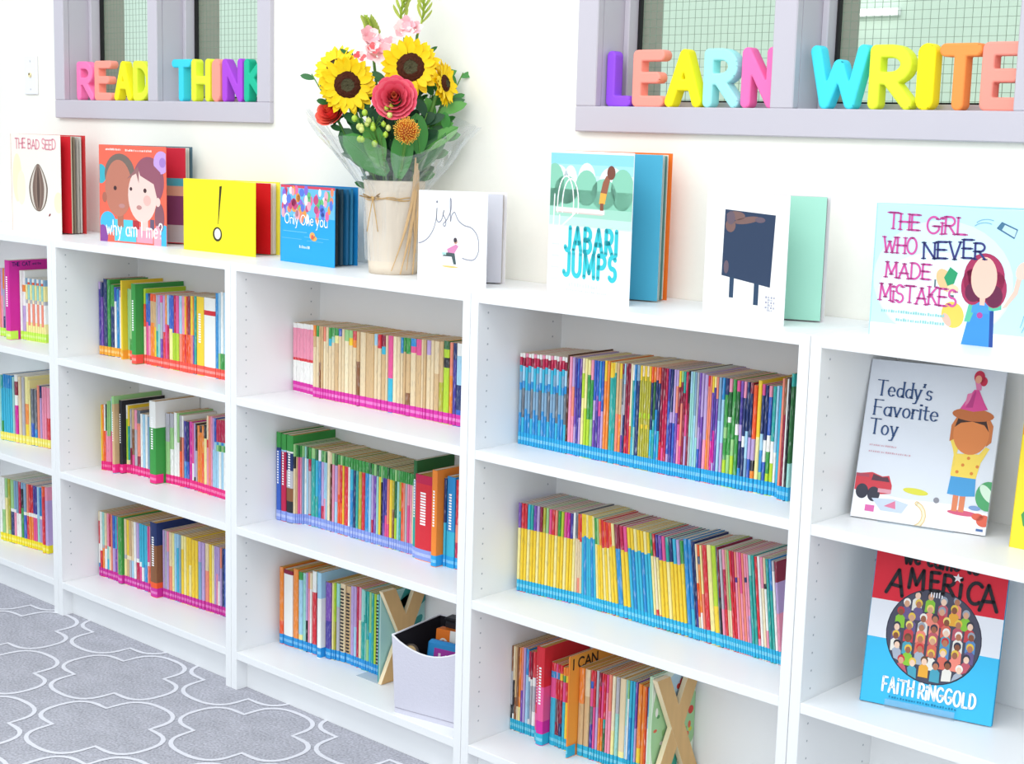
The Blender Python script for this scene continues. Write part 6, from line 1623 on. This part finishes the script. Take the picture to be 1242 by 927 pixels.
for k, (lat, z, dep, n, L_, w_, g, seed, what) in enumerate(((.085, 1.47, .0, 9, .06, .024, 0, 5, 'bright green fern-like sprig next to the side-on sunflower'), (.10, 1.43, .02, 8, .065, .026, 2, 6, 'broad light green sprig under the side-on sunflower'), (.07, 1.42, .05, 9, .05, .022, 3, 7, 'dark green sprig behind the pincushion flower'),
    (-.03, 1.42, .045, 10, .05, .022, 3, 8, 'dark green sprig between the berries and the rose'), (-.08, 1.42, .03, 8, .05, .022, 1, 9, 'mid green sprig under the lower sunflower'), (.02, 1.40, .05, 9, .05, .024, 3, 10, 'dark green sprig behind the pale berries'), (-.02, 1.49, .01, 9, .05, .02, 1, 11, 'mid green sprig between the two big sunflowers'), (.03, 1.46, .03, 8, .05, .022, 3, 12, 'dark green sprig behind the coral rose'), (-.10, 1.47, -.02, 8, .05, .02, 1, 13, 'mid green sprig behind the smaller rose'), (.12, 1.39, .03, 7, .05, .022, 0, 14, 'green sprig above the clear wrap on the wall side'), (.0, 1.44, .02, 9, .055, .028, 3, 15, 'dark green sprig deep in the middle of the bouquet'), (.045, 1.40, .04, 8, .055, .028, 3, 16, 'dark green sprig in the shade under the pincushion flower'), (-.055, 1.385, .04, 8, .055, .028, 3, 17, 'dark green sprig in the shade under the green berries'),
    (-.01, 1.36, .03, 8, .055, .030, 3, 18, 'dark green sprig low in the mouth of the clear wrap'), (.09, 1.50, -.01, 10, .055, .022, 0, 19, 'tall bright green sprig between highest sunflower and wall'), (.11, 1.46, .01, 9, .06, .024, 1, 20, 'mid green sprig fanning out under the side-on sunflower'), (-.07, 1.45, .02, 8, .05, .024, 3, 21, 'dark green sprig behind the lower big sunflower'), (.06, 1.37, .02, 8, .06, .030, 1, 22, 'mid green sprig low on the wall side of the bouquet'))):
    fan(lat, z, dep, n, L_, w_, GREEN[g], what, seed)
def big_leaf(lat0, z0, dep0, dr, L_, w_, mt, label, curl=-.1):
    p = Vector((PX, PY, z0)) + vr * lat0 + vd * dep0; t = thing('broad_leaf', label, 'leaf', tuple(p), group='broad leaves in the bouquet'); d = vr * dr[0] + Vector((0, 0, dr[1])) + vd * dr[2]
    m = MB(); n_ = vd + Vector((0, 0, .35)); petal(m, (0, 0, 0), d, n_, L_, w_, curl, mt, seg=9, cup=.22); m.build('blade', t)
    m = MB(); dn = d.normalized(); nn = n_.normalized(); m.tube([dn * (L_ * f) + nn * (curl * L_ * f * f + .0008) for f in [i / 9 for i in range(10)]], [.0014 - .00012 * i for i in range(10)], GREEN[2], 5); m.build('midrib', t)
for a in ((-.015, 1.285, .055, (-.75, .65, .25), .135, .062, GREEN[0], 'largest broad green leaf inside the clear wrap under the smaller rose'), (-.030, 1.30, .060, (-.25, .9, .2), .11, .05, GREEN[2], 'broad bright leaf under the berry sprigs'), (.010, 1.275, .060, (.1, 1, .15), .12, .05, GREEN[0], 'upright broad leaf in the middle of the clear wrap'),
          (.055, 1.33, .05, (-.1, 1, .2), .095, .045, GREEN[0], 'broad leaf standing next to the pincushion flower'), (.055, 1.335, .03, (.85, .6, .1), .105, .034, GREEN[2], 'long light leaf pointing to the wall over the clear wrap'), (.04, 1.29, .03, (.6, .8, .1), .12, .05, GREEN[1], 'dark broad leaf inside the clear wrap on the wall side'), (-.05, 1.29, .02, (-.6, .8, 0), .12, .055, GREEN[1], 'dark broad leaf inside the clear wrap on the far side')):
    big_leaf(*a)

# clear wrap
CELLO = bpy.data.materials.new('clear_cellophane'); CELLO.use_nodes = True
nt = CELLO.node_tree; nt.nodes.remove(nt.nodes['Principled BSDF']); tr = nt.nodes.new('ShaderNodeBsdfTransparent'); tr.inputs[0].default_value = (.985, .99, 1, 1); gl = nt.nodes.new('ShaderNodeBsdfGlossy'); gl.inputs['Roughness'].default_value = .12; df = nt.nodes.new('ShaderNodeBsdfDiffuse'); df.inputs[0].default_value = (.9, .93, .95, 1)
lw = nt.nodes.new('ShaderNodeLayerWeight'); lw.inputs[0].default_value = .35; mp = nt.nodes.new('ShaderNodeMath'); mp.operation = 'MULTIPLY_ADD'; mp.inputs[1].default_value = .55; mp.inputs[2].default_value = .04
m1 = nt.nodes.new('ShaderNodeMixShader'); m1.inputs[0].default_value = .45; nt.links.new(gl.outputs[0], m1.inputs[1]); nt.links.new(df.outputs[0], m1.inputs[2])
m2 = nt.nodes.new('ShaderNodeMixShader'); nt.links.new(lw.outputs['Facing'], mp.inputs[0]); nt.links.new(mp.outputs[0], m2.inputs[0]); nt.links.new(tr.outputs[0], m2.inputs[1]); nt.links.new(m1.outputs[0], m2.inputs[2]); nt.links.new(m2.outputs[0], nt.nodes['Material Output'].inputs['Surface'])
t = thing('cellophane_wrap', 'clear crinkled cellophane flaring around the bouquet above the kraft pot', 'wrap', (PX, PY, ZTOP))
m = MB(); N, K = 64, 16; vv = []
for j in range(K + 1):
    f = j / K
    for i in range(N):
        a = 2 * PI * i / N; ca = math.cos(a); d = Vector((math.cos(a), math.sin(a), 0)); lat = d.dot(vr); front = d.dot(vd)
        z = .03 + .16 * min(f / .45, 1) if f < .45 else .19 + (f - .45) / .55 * (.115 + .045 * abs(lat) ** 1.5 - .03 * max(front, 0) + .014 * math.sin(5 * a + 1))
        r_ = .0615 + .012 * min(f / .45, 1) if f < .45 else .0735 + (f - .45) / .55 * (.045 + .075 * abs(lat) + .015 * front)
        cr = mnoise.noise((3.0 * math.cos(a) * 2, 3.0 * math.sin(a) * 2, f * 4)) * (.004 + .012 * f) + .004 * f * math.sin(17 * a) + .003 * f * math.sin(29 * a + 4 * f)
        q = d * (r_ + cr); q.z = z
        if PY + q.y > WY - .006: q.y = WY - .006 - PY
        vv.append(q)
m.add(vv, [(j * N + i, j * N + (i + 1) % N, (j + 1) * N + (i + 1) % N, (j + 1) * N + i) for j in range(K) for i in range(N)], CELLO, False); m.build('clear_sheet', t)
